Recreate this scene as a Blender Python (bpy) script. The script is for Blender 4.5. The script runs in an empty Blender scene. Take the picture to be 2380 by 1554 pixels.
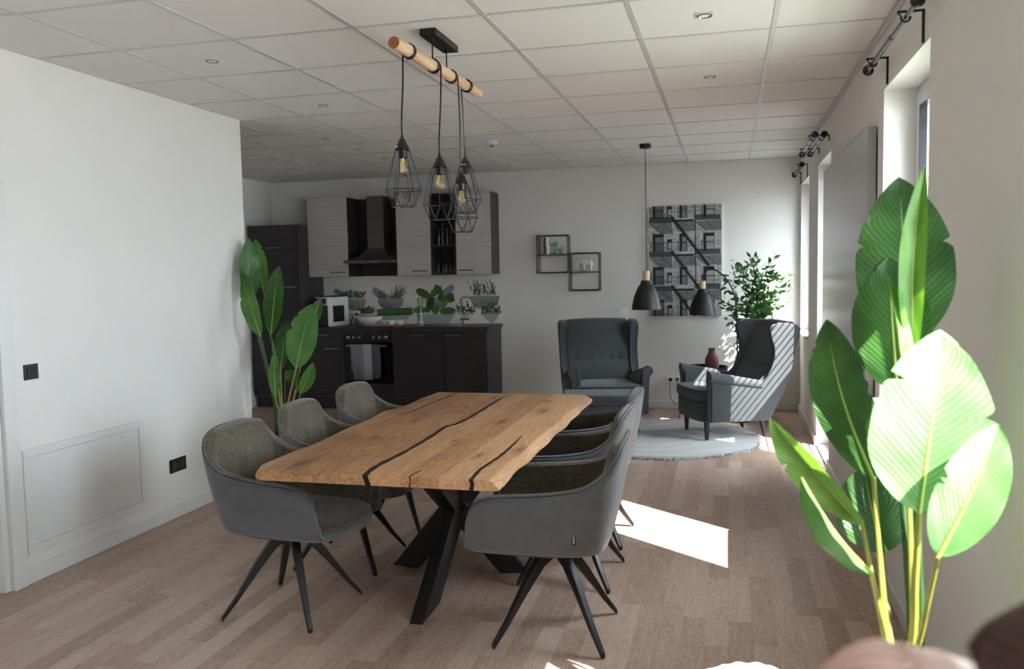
import bpy, math, random
import numpy as np
from mathutils import Vector, Matrix
C = bpy.context.scene.collection
random.seed(4)
# ---------------- camera (fitted to the ceiling grid) ----------------
FPX = 1955.41; YAW, PITCH, ROLL = .2529, -.0744, -.0191; CAMZ = 1.5253
def _rot():
    cy, sy = math.cos(YAW), math.sin(YAW); cp, sp = math.cos(PITCH), math.sin(PITCH); cr, sr = math.cos(ROLL), math.sin(ROLL)
    f = Vector((-sy*cp, cy*cp, sp)); r = Vector((cy, sy, 0)); u = r.cross(f)
    return r*cr+u*sr, u*cr-r*sr, f
RV, UV_, FV = _rot()
cd = bpy.data.cameras.new('camera'); cam = bpy.data.objects.new('camera', cd); C.objects.link(cam)
cd.sensor_fit = 'HORIZONTAL'; cd.sensor_width = 36; cd.lens = FPX/2380*36; cd.clip_start = .05; cd.clip_end = 200
cam.matrix_world = Matrix(((RV.x, UV_.x, -FV.x, 0), (RV.y, UV_.y, -FV.y, 0), (RV.z, UV_.z, -FV.z, CAMZ), (0, 0, 0, 1)))
cd.dof.use_dof = True; cd.dof.focus_distance = 4.6; cd.dof.aperture_fstop = 2.8
bpy.context.scene.camera = cam
def at(px, py, y):
    """point of the place seen at a pixel, at depth y"""
    d = FV+RV*((px-1190)/FPX)-UV_*((py-777)/FPX)
    return Vector((0, 0, CAMZ))+d*(y/d.y)
# ---------------- light ----------------
sc = bpy.context.scene
sc.view_settings.view_transform = 'Standard'; sc.view_settings.look = 'None'
sc.view_settings.gamma = 1; sc.view_settings.use_curve_mapping = False
sc.view_settings.exposure = 0.95
w = bpy.data.worlds.new('sky'); sc.world = w; w.use_nodes = True
bg = w.node_tree.nodes['Background']
bg.inputs[0].default_value = (.80, .91, 1, 1); bg.inputs[1].default_value = 12.5
sl = bpy.data.lights.new('sun', 'SUN'); so = bpy.data.objects.new('sun', sl); C.objects.link(so)
sl.energy = 19; sl.angle = math.radians(.4); sl.color = (1, .95, .89)
SUN = Vector((-1, .76, -1.27)).normalized()
so.rotation_euler = SUN.to_track_quat('-Z', 'Y').to_euler()
so.location = (6, -2, 8)
# ---------------- mesh helpers ----------------
class MB:
    def __init__(s): s.v = []; s.f = []; s.m = []; s.uv = {}
    def add(s, V, F, mi=0):
        o = len(s.v); s.v += [tuple(p) for p in V]
        for f in F: s.f.append(tuple(i+o for i in f)); s.m.append(mi)
        return s
    def box(s, x0, x1, y0, y1, z0, z1, mi=0):
        V = [(x, y, z) for x in (x0, x1) for y in (y0, y1) for z in (z0, z1)]
        return s.add(V, [(0, 1, 3, 2), (4, 6, 7, 5), (0, 4, 5, 1), (2, 3, 7, 6), (0, 2, 6, 4), (1, 5, 7, 3)], mi)
    def bar(s, a, b, w, h, up=(0, 0, 1), w2=None, h2=None, mi=0):
        a, b = Vector(a), Vector(b); d = (b-a).normalized(); sx = d.cross(Vector(up))
        if sx.length < 1e-4: sx = Vector((1, 0, 0))
        sx.normalize(); sy = sx.cross(d).normalized(); w2 = w2 or w; h2 = h2 or h; V = []
        for p, ww, hh in ((a, w, h), (b, w2, h2)):
            for i, j in ((-1, -1), (1, -1), (1, 1), (-1, 1)): V.append(p+sx*(i*ww/2)+sy*(j*hh/2))
        return s.add(V, [(3, 2, 1, 0), (4, 5, 6, 7), (0, 1, 5, 4), (1, 2, 6, 5), (2, 3, 7, 6), (3, 0, 4, 7)], mi)
    def loft(s, rings, cap=True, mi=0, closed=True, loop=False):
        n = len(rings[0]); V = [p for r in rings for p in r]; F = []
        m = len(rings)
        for i in range(m if loop else m-1):
            for j in range(n if closed else n-1):
                a = i*n+j; b = i*n+(j+1) % n; i2 = (i+1) % m
                F.append((a, b, i2*n+(j+1) % n, i2*n+j))
        if cap and closed and not loop:
            F.append(tuple(range(n-1, -1, -1))); F.append(tuple((m-1)*n+j for j in range(n)))
        return s.add(V, F, mi)
    def tube(s, pts, r, n=8, mi=0, loop=False, cap=True):
        pts = [Vector(p) for p in pts]; R = r if isinstance(r, (list, tuple)) else [r]*len(pts)
        rings = []; prev = None; m = len(pts)
        for i, p in enumerate(pts):
            if loop: d = (pts[(i+1) % m]-pts[i-1])
            else: d = (pts[min(i+1, m-1)]-pts[max(i-1, 0)])
            if d.length < 1e-9: d = Vector((0, 0, 1))
            d.normalize()
            if prev is None:
                a = Vector((0, 0, 1)) if abs(d.z) < .9 else Vector((1, 0, 0)); x = d.cross(a).normalized()
            else:
                x = prev-d*prev.dot(d)
                if x.length < 1e-6: x = d.orthogonal()
                x.normalize()
            y = d.cross(x); prev = x
            rings.append([p+(x*math.cos(2*math.pi*k/n)+y*math.sin(2*math.pi*k/n))*R[i] for k in range(n)])
        return s.loft(rings, cap, mi, True, loop)
    def lathe(s, prof, c=(0, 0, 0), n=28, mi=0, M=None):
        c = Vector(c); rings = []
        for r, z in prof:
            ring = [Vector((max(r, 1e-4)*math.cos(2*math.pi*k/n), max(r, 1e-4)*math.sin(2*math.pi*k/n), z)) for k in range(n)]
            rings.append([(M @ p if M else p)+c for p in ring])
        return s.loft(rings, True, mi)
    def ell(s, c, rx, ry, rz, n=16, m=10, mi=0, M=None):
        c = Vector(c); rings = []
        for i in range(m+1):
            t = math.pi*i/m; k = max(math.sin(t), 1e-3)
            ring = [Vector((rx*k*math.cos(2*math.pi*j/n), ry*k*math.sin(2*math.pi*j/n), -rz*math.cos(t))) for j in range(n)]
            rings.append([(M @ p if M else p)+c for p in ring])
        return s.loft(rings, True, mi)
    def prism(s, poly, a0, a1, axis='y', mi=0, cap=True):
        def P(u, v, t): return (u, t, v) if axis == 'y' else ((t, u, v) if axis == 'x' else (u, v, t))
        return s.loft([[P(u, v, a0) for u, v in poly], [P(u, v, a1) for u, v in poly]], cap, mi)
    def grid(s, P, mi=0):
        n = len(P); m = len(P[0]); V = [p for r in P for p in r]
        return s.add(V, [(i*m+j, i*m+j+1, (i+1)*m+j+1, (i+1)*m+j) for i in range(n-1) for j in range(m-1)], mi)
    def build(s, name, mats, parent=None, smooth=35, bevel=0, seg=2, sub=0, solid=0, uv=None):
        if not isinstance(mats, (list, tuple)): mats = [mats]
        if parent is not None: off = org(parent)
        else:
            a = np.array(s.v); off = Vector(((a[:, 0].min()+a[:, 0].max())/2, (a[:, 1].min()+a[:, 1].max())/2, a[:, 2].min()))
        me = bpy.data.meshes.new(name)
        me.from_pydata([(p[0]-off[0], p[1]-off[1], p[2]-off[2]) for p in s.v], [], s.f)
        for m in mats: me.materials.append(m)
        me.polygons.foreach_set('material_index', s.m)
        if uv:
            l = me.uv_layers.new(name='UVMap')
            li = np.zeros(len(me.loops), dtype=np.int32); me.loops.foreach_get('vertex_index', li)
            l.data.foreach_set('uv', np.array(uv, dtype=np.float32)[li].ravel())
        import bmesh as _b
        bm = _b.new(); bm.from_mesh(me); _b.ops.recalc_face_normals(bm, faces=bm.faces); bm.to_mesh(me); bm.free()
        o = bpy.data.objects.new(name, me); C.objects.link(o)
        if parent is not None: o.parent = parent
        else: o.location = off
        if smooth:
            me.polygons.foreach_set('use_smooth', [True]*len(me.polygons))
            if not sub:
                try: me.set_sharp_from_angle(angle=math.radians(smooth))
                except Exception: pass
        if solid: md = o.modifiers.new('t', 'SOLIDIFY'); md.thickness = solid; md.offset = 0
        if bevel: md = o.modifiers.new('b', 'BEVEL'); md.width = bevel; md.segments = seg; md.limit_method = 'ANGLE'; md.angle_limit = math.radians(35); md.harden_normals = False
        if sub: md = o.modifiers.new('s', 'SUBSURF'); md.levels = md.render_levels = sub
        return o
def org(o):
    p = Vector((0, 0, 0))
    while o is not None: p = p+Vector(o.location); o = o.parent
    return p
def tag(o, label=None, cat=None, group=None, kind=None):
    if label: o['label'] = label
    if cat: o['category'] = cat
    if group: o['group'] = group
    if kind: o['kind'] = kind
    return o
def thing(name, label, cat, loc=(0, 0, 0), rz=0, group=None):
    o = bpy.data.objects.new(name, None); C.objects.link(o); o.empty_display_size = .1
    o.location = loc; o.rotation_euler = (0, 0, rz)
    return tag(o, label, cat, group)
def struct(o): o['kind'] = 'structure'; return o
def kids(o): return [c for c in bpy.data.objects if c.parent == o]
def dup(o, loc, rz=0, label=None, parent=None):
    c = o.copy(); C.objects.link(c)
    if parent is None: c.location = loc; c.rotation_euler = (0, 0, rz)
    else: c.parent = parent
    if label: c['label'] = label
    for k in kids(o): dup(k, None, parent=c)
    return c
def spline(pts, n):
    """Catmull-Rom through pts, n samples per span"""
    P = [Vector(p) for p in pts]; out = []
    for i in range(len(P)-1):
        a, b, c, d = P[max(i-1, 0)], P[i], P[i+1], P[min(i+2, len(P)-1)]
        for k in range(n):
            t = k/n; out.append(.5*((2*b)+(c-a)*t+(2*a-5*b+4*c-d)*t*t+(3*b-a-3*c+d)*t**3))
    out.append(P[-1]); return out
# ---------------- materials ----------------
def NT(name):
    m = bpy.data.materials.new(name); m.use_nodes = True; nt = m.node_tree
    return m, nt, nt.nodes['Principled BSDF']
def col(h):
    c = [int(h[i:i+2], 16)/255 for i in (0, 2, 4)]
    return tuple((x/12.92 if x <= .04045 else ((x+.055)/1.055)**2.4) for x in c)+(1,)
def N(nt, t, **k):
    n = nt.nodes.new(t)
    for a, b in k.items(): setattr(n, a, b)
    return n
def ramp(nt, fac, stops):
    r = N(nt, 'ShaderNodeValToRGB'); e = r.color_ramp.elements
    while len(e) < len(stops): e.new(.5)
    for i, (p, c) in enumerate(stops): e[i].position = p; e[i].color = c
    nt.links.new(fac, r.inputs[0]); return r.outputs[0]
def math_(nt, op, a, b=None, c=None):
    n = N(nt, 'ShaderNodeMath', operation=op)
    for i, x in enumerate((a, b, c)):
        if x is None: continue
        if isinstance(x, (int, float)): n.inputs[i].default_value = x
        else: nt.links.new(x, n.inputs[i])
    return n.outputs[0]
def mixc(nt, f, a, b, mode='MIX'):
    n = N(nt, 'ShaderNodeMix', data_type='RGBA', blend_type=mode)
    for s, x in ((0, f), (6, a), (7, b)):
        if isinstance(x, (int, float)): n.inputs[s].default_value = x
        elif isinstance(x, tuple): n.inputs[s].default_value = x
        else: nt.links.new(x, n.inputs[s])
    return n.outputs[2]
def coords(nt, scale=(1, 1, 1), src='Object'):
    tc = N(nt, 'ShaderNodeTexCoord'); mp = N(nt, 'ShaderNodeMapping'); mp.inputs['Scale'].default_value = scale
    nt.links.new(tc.outputs[src], mp.inputs[0]); return mp.outputs[0]
def noise(nt, vec, scale, detail=3, rough=.5, dist=0):
    n = N(nt, 'ShaderNodeTexNoise'); n.inputs['Scale'].default_value = scale; n.inputs['Detail'].default_value = detail
    n.inputs['Roughness'].default_value = rough; n.inputs['Distortion'].default_value = dist
    nt.links.new(vec, n.inputs['Vector']); return n.outputs[0]
def bump(nt, b, h, strength, dist=.01):
    n = N(nt, 'ShaderNodeBump'); n.inputs['Strength'].default_value = strength; n.inputs['Distance'].default_value = dist
    nt.links.new(h, n.inputs['Height']); nt.links.new(n.outputs[0], b.inputs['Normal'])
def mat(name, c, rough=.5, metal=0, var=0, vs=8, bm=0, bs=60, scale=(1, 1, 1), sheen=0, coat=0, spec=.5):
    m, nt, b = NT(name); c = col(c) if isinstance(c, str) else c
    b.inputs['Roughness'].default_value = rough; b.inputs['Metallic'].default_value = metal
    b.inputs['Specular IOR Level'].default_value = spec
    v = coords(nt, scale)
    n = noise(nt, v, vs, 4)
    d = tuple(x*(1-var) for x in c[:3])+(1,); e = tuple(min(1, x*(1+var)) for x in c[:3])+(1,)
    nt.links.new(ramp(nt, n, [(.3, d), (.7, e)]), b.inputs['Base Color'])
    if sheen: b.inputs['Sheen Weight'].default_value = sheen; b.inputs['Sheen Roughness'].default_value = .4
    if coat: b.inputs['Coat Weight'].default_value = coat
    if bm: bump(nt, b, noise(nt, v, bs, 3), bm, .004)
    return m
M_wall = mat('white_plaster', 'e2dfdb', .85, var=.012, vs=3, bm=.05, bs=220)
M_white = mat('white_lacquer', 'dcdad8', .35, var=.01)
M_frame = mat('white_plastic', 'd8dadc', .3, var=.01)
M_black = mat('black_metal', '0a0a0b', .42, var=.08)
M_blackleg = mat('matte_black_steel', '111113', .55, var=.08)
M_shade = mat('matte_black_shade', '0c0c0e', .5, var=.05)
M_chrome = mat('chrome', 'c9cccd', .12, 1)
M_steel = mat('brushed_steel', '8f8f90', .35, 1, var=.08, vs=40, scale=(1, 1, 8))
M_rod = mat('grey_rod_metal', '8a8a8c', .25, 1)
M_plast = mat('black_plastic', '0c0c0e', .25)
M_glassk = mat('black_glass', '050506', .06)
M_cer = mat('white_ceramic', 'f0efec', .3)
M_socketw = mat('white_socket_plastic', 'f2f1ee', .35)
M_dark = mat('dark_gap', '030303', .8)
def streak(name, c1, c2, rough, sc=(1, 14, 14), s=3.2):
    m, nt, b = NT(name); v = coords(nt, sc)
    n = noise(nt, v, s, 5, .62, .3)
    nt.links.new(ramp(nt, n, [(.28, col(c1)), (.75, col(c2))]), b.inputs['Base Color'])
    b.inputs['Roughness'].default_value = rough
    bump(nt, b, n, .08, .003); return m
M_kdark = streak('dark_oak_veneer', '231d22', '3d363b', .42, (1.2, 1.2, 26))
M_kdarkv = streak('dark_oak_veneer_upright', '251f24', '3f383d', .42, (22, 22, 1.0))
M_klight = streak('pale_ash_veneer', 'b0aba6', 'cbc7c2', .45, (1.0, 1.0, 30))
M_log = streak('peeled_log', 'b98c66', 'e2c8a6', .55, (14, 1.6, 14), 2.4)
M_neck = streak('pale_turned_wood', 'b98f68', 'd9b48d', .45, (9, 9, 1), 3)
M_neckA = streak('sanded_beech', 'c9a37c', 'e4cba6', .45, (9, 9, 1), 3)
M_woodleg = streak('oiled_oak', '96714d', 'b8906a', .45, (9, 9, 1), 3)
M_brownshelf = mat('brown_stained_board', '4b2f29', .5, var=.15, vs=20, scale=(1, 12, 12))
def fabric(name, c, rough=.95, var=.25, s=420, sheen=.25, big=.12, bmp=.5):
    m, nt, b = NT(name); c = col(c); v = coords(nt)
    n1 = noise(nt, v, s, 2); n2 = noise(nt, v, 14, 3)
    x = mixc(nt, n1, tuple(k*(1-var) for k in c[:3])+(1,), tuple(min(1, k*(1+var)) for k in c[:3])+(1,))
    f = math_(nt, 'MULTIPLY_ADD', n2, big*2, 1-big)
    cc = N(nt, 'ShaderNodeCombineXYZ'); [nt.links.new(f, cc.inputs[i]) for i in range(3)]
    nt.links.new(mixc(nt, 1.0, x, cc.outputs[0], 'MULTIPLY'), b.inputs['Base Color'])
    b.inputs['Roughness'].default_value = rough; b.inputs['Sheen Weight'].default_value = sheen
    b.inputs['Specular IOR Level'].default_value = .2
    bump(nt, b, n1, bmp, .003); return m
def weave(name, c1, c2, s=1):
    """chenille: crossing threads of two tones"""
    m, nt, b = NT(name)
    a = noise(nt, coords(nt, (60*s, 60*s, 420*s)), 1, 2); d = noise(nt, coords(nt, (420*s, 420*s, 60*s)), 1, 2); e = noise(nt, coords(nt), 9, 3)
    f = math_(nt, 'MULTIPLY_ADD', math_(nt, 'ADD', a, d), 1.3, -.8)
    f = math_(nt, 'ADD', f, math_(nt, 'MULTIPLY_ADD', e, .5, -.25))
    nt.links.new(ramp(nt, f, [(.15, col(c1)), (.85, col(c2))]), b.inputs['Base Color'])
    b.inputs['Roughness'].default_value = .95; b.inputs['Sheen Weight'].default_value = .3; b.inputs['Specular IOR Level'].default_value = .15
    bump(nt, b, f, .5, .003); return m
M_olive = weave('olive_chenille', '322d25', '6d6555', .9)
M_leather = fabric('dark_grey_suede', '5b5b5e', .8, .05, 260, .35, .22, .1)
M_arm = fabric('slate_grey_wool', '45494c', .95, .2, 380, .2, .06)
M_pipe = fabric('slate_piping', '383c3f', .95, .1, 380, .2, .04)
def floor_mat():
    m, nt, b = NT('laminate_planks'); tc = N(nt, 'ShaderNodeTexCoord'); sp = N(nt, 'ShaderNodeSeparateXYZ'); nt.links.new(tc.outputs['Object'], sp.inputs[0])
    X, Y = sp.outputs[0], sp.outputs[1]; W = .0965; L = .78
    r = math_(nt, 'DIVIDE', X, W); row = math_(nt, 'FLOOR', r)
    wn = N(nt, 'ShaderNodeTexWhiteNoise', noise_dimensions='1D'); nt.links.new(row, wn.inputs['W'])
    yy = math_(nt, 'DIVIDE', math_(nt, 'MULTIPLY_ADD', wn.outputs[0], 3.1, Y), L); cl = math_(nt, 'FLOOR', yy)
    cb = N(nt, 'ShaderNodeCombineXYZ'); nt.links.new(row, cb.inputs[0]); nt.links.new(cl, cb.inputs[1])
    w2 = N(nt, 'ShaderNodeTexWhiteNoise', noise_dimensions='2D'); nt.links.new(cb.outputs[0], w2.inputs['Vector'])
    # grain, moved by the plank's own number
    g = N(nt, 'ShaderNodeCombineXYZ')
    nt.links.new(math_(nt, 'MULTIPLY_ADD', w2.outputs[0], 37, X), g.inputs[0]); nt.links.new(math_(nt, 'MULTIPLY_ADD', w2.outputs[0], 91, Y), g.inputs[1])
    mp = N(nt, 'ShaderNodeMapping'); mp.inputs['Scale'].default_value = (11, 1.5, 1); nt.links.new(g.outputs[0], mp.inputs[0])
    n = noise(nt, mp.outputs[0], 2.2, 2, .5, .2)
    rings = math_(nt, 'FRACT', math_(nt, 'MULTIPLY', n, 11)); tri = math_(nt, 'ABSOLUTE', math_(nt, 'SUBTRACT', rings, .5))
    mp2 = N(nt, 'ShaderNodeMapping'); mp2.inputs['Scale'].default_value = (90, 3, 1); nt.links.new(g.outputs[0], mp2.inputs[0])
    fine = noise(nt, mp2.outputs[0], 2, 3)
    v = math_(nt, 'ADD', math_(nt, 'MULTIPLY', w2.outputs[0], .34), math_(nt, 'ADD', math_(nt, 'MULTIPLY', tri, .42), math_(nt, 'ADD', math_(nt, 'MULTIPLY', fine, .26), math_(nt, 'MULTIPLY', n, .26))))
    c = ramp(nt, v, [(.15, col('84685a')), (.42, col('a48877')), (.66, col('bca190')), (.95, col('d3bfad'))])
    kv = N(nt, 'ShaderNodeTexVoronoi'); kv.inputs['Scale'].default_value = 1.6; nt.links.new(mp.outputs[0], kv.inputs['Vector'])
    kn = ramp(nt, kv.outputs[0], [(.015, (.45, .42, .4, 1)), (.09, (1, 1, 1, 1))])
    c = mixc(nt, .8, c, kn, 'MULTIPLY')
    fr = math_(nt, 'FRACT', r); e1 = math_(nt, 'LESS_THAN', fr, .012)
    fy = math_(nt, 'FRACT', yy); e2 = math_(nt, 'LESS_THAN', fy, .0022)
    e = math_(nt, 'MAXIMUM', e1, e2)
    c = mixc(nt, math_(nt, 'MULTIPLY', e, .35), c, col('4a382f'))
    nt.links.new(c, b.inputs['Base Color']); b.inputs['Roughness'].default_value = .36
    nt.links.new(math_(nt, 'MULTIPLY_ADD', fine, .15, .30), b.inputs['Roughness'])
    bump(nt, b, fine, .05, .002); return m
M_floor = floor_mat()
def table_mat():
    m, nt, b = NT('oak_slab'); tc = N(nt, 'ShaderNodeTexCoord'); sp = N(nt, 'ShaderNodeSeparateXYZ'); nt.links.new(tc.outputs['Object'], sp.inputs[0])
    X, Y = sp.outputs[0], sp.outputs[1]
    v = coords(nt, (7, .9, 7)); wob = noise(nt, coords(nt, (1, .6, 1)), 2.5, 2)
    row = math_(nt, 'FLOOR', math_(nt, 'DIVIDE', math_(nt, 'MULTIPLY_ADD', wob, .02, X), .145))
    wn = N(nt, 'ShaderNodeTexWhiteNoise', noise_dimensions='1D'); nt.links.new(row, wn.inputs['W'])
    n = noise(nt, v, 2.0, 3, .55, .8); tri = math_(nt, 'ABSOLUTE', math_(nt, 'SUBTRACT', math_(nt, 'FRACT', math_(nt, 'MULTIPLY', n, 9)), .5))
    fine = noise(nt, coords(nt, (70, 4, 70)), 2, 4)
    val = math_(nt, 'ADD', math_(nt, 'MULTIPLY', wn.outputs[0], .22), math_(nt, 'ADD', math_(nt, 'MULTIPLY', tri, .34), math_(nt, 'ADD', math_(nt, 'MULTIPLY', fine, .30), math_(nt, 'MULTIPLY', n, .3))))
    c = ramp(nt, val, [(.25, col('845a3d')), (.45, col('b4855c')), (.66, col('cda27a')), (.9, col('e2c199'))])
    # knots
    for kx, ky, s in [(-.36, -.95, .07), (-.46, .74, .06), (-.25, .06, .045), (-.28, -.38, .035), (.21, .11, .07), (.32, -.68, .05), (.46, -.54, .06), (.35, .46, .09), (.30, .80, .05), (-.12, .55, .03), (.12, -.40, .03), (-.05, .9, .04)]:
        dx = math_(nt, 'MULTIPLY', math_(nt, 'SUBTRACT', X, kx), 3.2); dy = math_(nt, 'SUBTRACT', Y, ky)
        d = math_(nt, 'SQRT', math_(nt, 'ADD', math_(nt, 'MULTIPLY', dx, dx), math_(nt, 'MULTIPLY', dy, dy)))
        d = math_(nt, 'ADD', d, math_(nt, 'MULTIPLY', math_(nt, 'SUBTRACT', fine, .5), .05))
        c = mixc(nt, .85, c, ramp(nt, d, [(s*.22, (.06, .05, .04, 1)), (s*.55, (.50, .38, .30, 1)), (s*1.9, (1, 1, 1, 1))]), 'MULTIPLY')
    nt.links.new(c, b.inputs['Base Color']); b.inputs['Roughness'].default_value = .42
    bump(nt, b, fine, .12, .002); return m
M_table = table_mat()
M_resin = mat('black_resin', '0b0b0c', .3)
def leafmat(name, c1, c2, trans=.35, rough=.38):
    m, nt, b = NT(name); tc = N(nt, 'ShaderNodeTexCoord'); sp = N(nt, 'ShaderNodeSeparateXYZ'); nt.links.new(tc.outputs['UV'], sp.inputs[0])
    U, V = sp.outputs[0], sp.outputs[1]; au = math_(nt, 'ABSOLUTE', math_(nt, 'SUBTRACT', U, .5))
    ph = math_(nt, 'MULTIPLY', math_(nt, 'MULTIPLY_ADD', au, -.25, V), 300)
    vein = math_(nt, 'SINE', ph); n = noise(nt, coords(nt), 7, 3)
    f = math_(nt, 'ADD', math_(nt, 'MULTIPLY', vein, .10), math_(nt, 'MULTIPLY', n, 1.0))
    c = ramp(nt, f, [(.3, col(c1)), (.72, col(c2))])
    nt.links.new(c, b.inputs['Base Color']); b.inputs['Roughness'].default_value = rough
    wv = math_(nt, 'ADD', vein, math_(nt, 'MULTIPLY', math_(nt, 'SINE', math_(nt, 'MULTIPLY', ph, .27)), 1.6))
    bump(nt, b, wv, .17, .002)
    t = N(nt, 'ShaderNodeBsdfTranslucent'); nt.links.new(mixc(nt, 1.0, c, (1.5, 1.6, .7, 1), 'MULTIPLY'), t.inputs[0])
    mx = N(nt, 'ShaderNodeMixShader'); mx.inputs[0].default_value = trans
    nt.links.new(b.outputs[0], mx.inputs[1]); nt.links.new(t.outputs[0], mx.inputs[2])
    nt.links.new(mx.outputs[0], nt.nodes['Material Output'].inputs[0]); return m
M_leafD = leafmat('deep_green_leaf', '264a20', '3f6e2c', .25)
M_leafM = leafmat('mid_green_leaf', '3d6b34', '5b8c45', .3)
M_leafV = leafmat('fresh_green_leaf', '4d7a2f', '6f9c42', .35)
M_leafL = leafmat('pale_green_leaf', '4f7f45', '71a05f', .2, .5)
M_leafY = leafmat('yellow_green_leaf', '5d8438', '7fa04c', .3)
M_rib = mat('leaf_midrib', '8fa649', .45, var=.1)
M_stemY = mat('yellow_green_stalk', '8c8c3c', .45, var=.2, vs=6, scale=(8, 8, 1))
M_stemG = mat('dark_green_stalk', '2c4a26', .45, var=.25, vs=6, scale=(8, 8, 1))
M_ficus = leafmat('fig_leaf', '1f4220', '426f33', .2, .4)
M_bark = mat('thin_bark', '4a4238', .8, var=.25, vs=30)
M_pot = mat('grey_concrete', '8e9096', .7, var=.08, vs=20)
M_soil = mat('dark_soil', '161310', .95, var=.4, vs=60, bm=1, bs=80)
def glass(name, tint=(.9, .95, .95, 1), refl=1.0):
    m = bpy.data.materials.new(name); m.use_nodes = True; nt = m.node_tree; nt.nodes.remove(nt.nodes['Principled BSDF'])
    t = N(nt, 'ShaderNodeBsdfTransparent'); t.inputs[0].default_value = tint; g = N(nt, 'ShaderNodeBsdfGlossy'); g.inputs['Roughness'].default_value = .02
    lw = N(nt, 'ShaderNodeLayerWeight'); lw.inputs[0].default_value = .5; mx = N(nt, 'ShaderNodeMixShader'); fz = math_(nt, 'MULTIPLY_ADD', math_(nt, 'POWER', lw.outputs['Facing'], 5), .96, .04)
    nt.links.new(math_(nt, 'MULTIPLY', fz, refl), mx.inputs[0]); nt.links.new(t.outputs[0], mx.inputs[1]); nt.links.new(g.outputs[0], mx.inputs[2])
    nt.links.new(mx.outputs[0], nt.nodes['Material Output'].inputs[0]); return m
M_pane = glass('window_glass', (.97, .98, .98, 1)); M_glass = glass('clear_glass', (.88, .92, .92, 1)); M_bulb = glass('bulb_glass', (.97, .96, .94, 1))
M_gold = mat('gold_filament', 'e0b050', .3, .6)
M_tile = mat('mineral_ceiling_tile', 'e2dfdb', .9, var=.015, vs=40, bm=.12, bs=300)
M_tbar = mat('ceiling_grid_bar', 'c6c4c1', .35, var=.01)
M_skin = mat('skin', 'dbb6a8', .5, var=.06, vs=20, spec=.4)
M_hair = mat('auburn_hair', '45201a', .45, var=.5, vs=30, scale=(1, 1, 6))
M_shirt = fabric('pale_blue_shirt', 'a9bcc6', .9, .06, 400, .1)
M_jeans = fabric('dark_trousers', '272a33', .9, .1, 400, .1)
M_vase = mat('dusty_rose_ceramic', '764b4b', .6, var=.04)
M_green = mat('mint_porcelain', '84b08c', .3, var=.04)
M_wood_b = streak('bamboo_board', 'a67e52', 'caa577', .5, (3, 14, 14), 3)
M_slat = mat('light_grey_slat', 'a2a2a2', .5)
M_ground = mat('outside_paving', 'c9c5be', .9, var=.05, vs=3)
# ---------------- the room ----------------
XR, XP, XL, YB, YP, H, YN = .7215, -3.424, -5.395, 9.29, 5.50, 2.657, -2.3
XO = 1.12
b = MB().box(XL-.3, XR+.4, YN-.3, YB+.3, -.12, 0); fl = struct(b.build('floor', M_floor, smooth=0))
fl.location = (0, 0, 0)
me = fl.data; a_ = np.zeros(len(me.vertices)*3, dtype=np.float32); me.vertices.foreach_get('co', a_)
a_ = a_.reshape(-1, 3)+np.array([(XL-.3+XR+.4)/2, (YN+YB)/2, -.12], dtype=np.float32); me.vertices.foreach_set('co', a_.ravel())
# ceiling: tile field with the visible T bars
b = MB().box(XL-.3, XR+.4, YN-.3, YB+.3, H, H+.12)
x = .2055
while x > XL: b.box(x-.012, x+.012, YN, YB, H-.003, H+.002, 1); x -= .625
y = 4.2795+7*.625
while y > YN: b.box(XL, XR, y-.010, y+.010, H-.0035, H+.002, 1); y -= .625
b.box(XR-.024, XR, YN, YB, H-.003, H+.002, 1); b.box(XL, XR, YB-.02, YB, H-.003, H+.002, 1); b.box(XP, XP+.02, YN, YP, H-.003, H+.002, 1)
b.box(XR-.012, XR, YN, YB, H-.03, H, 1)
struct(b.build('ceiling', [M_tile, M_tbar], smooth=0))
struct(MB().box(XL-.3, XR+.4, YB, YB+.3, 0, H).build('wall_back', M_wall, smooth=0))
struct(MB().box(XL-.3, XL, YN, YB, 0, H).build('wall_left', M_wall, smooth=0))
struct(MB().box(XL, XR+.4, YN-.3, YN, 0, H).build('wall_front', M_wall, smooth=0))
# partition, with a doorway at its near end
b = MB(); b.box(XP-.14, XP, 3.30, YP, 0, H); b.box(XP-.14, XP, 2.38, 3.30, 2.02, H); b.box(XP-.14, XP, YN, 2.38, 0, H)
struct(b.build('wall_partition', M_wall, smooth=0))
struct(MB().box(XL, XP-.14, 2.9, 3.04, 0, H).build('wall_corridor', M_wall, smooth=0))
b = MB()
for (y0, y1, z1) in ((3.30, 3.385, 2.0), (2.295, 2.38, 2.0)): b.box(XP-.005, XP+.022, y0, y1, 0, z1)
b.box(XP-.005, XP+.022, 2.295, 3.385, 2.0, 2.075)
b.box(XP-.145, XP-.006, 3.27, 3.30, 0, 1.99); b.box(XP-.145, XP-.006, 2.38, 2.41, 0, 1.99); b.box(XP-.145, XP-.006, 2.38, 3.30, 1.99, 2.02)
struct(b.build('trim_1', M_white, smooth=0, bevel=.003))
struct(MB().box(XP-.10, XP-.06, 2.41, 3.27, .005, 1.99).build('door_2', M_white, smooth=0, bevel=.002))
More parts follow.
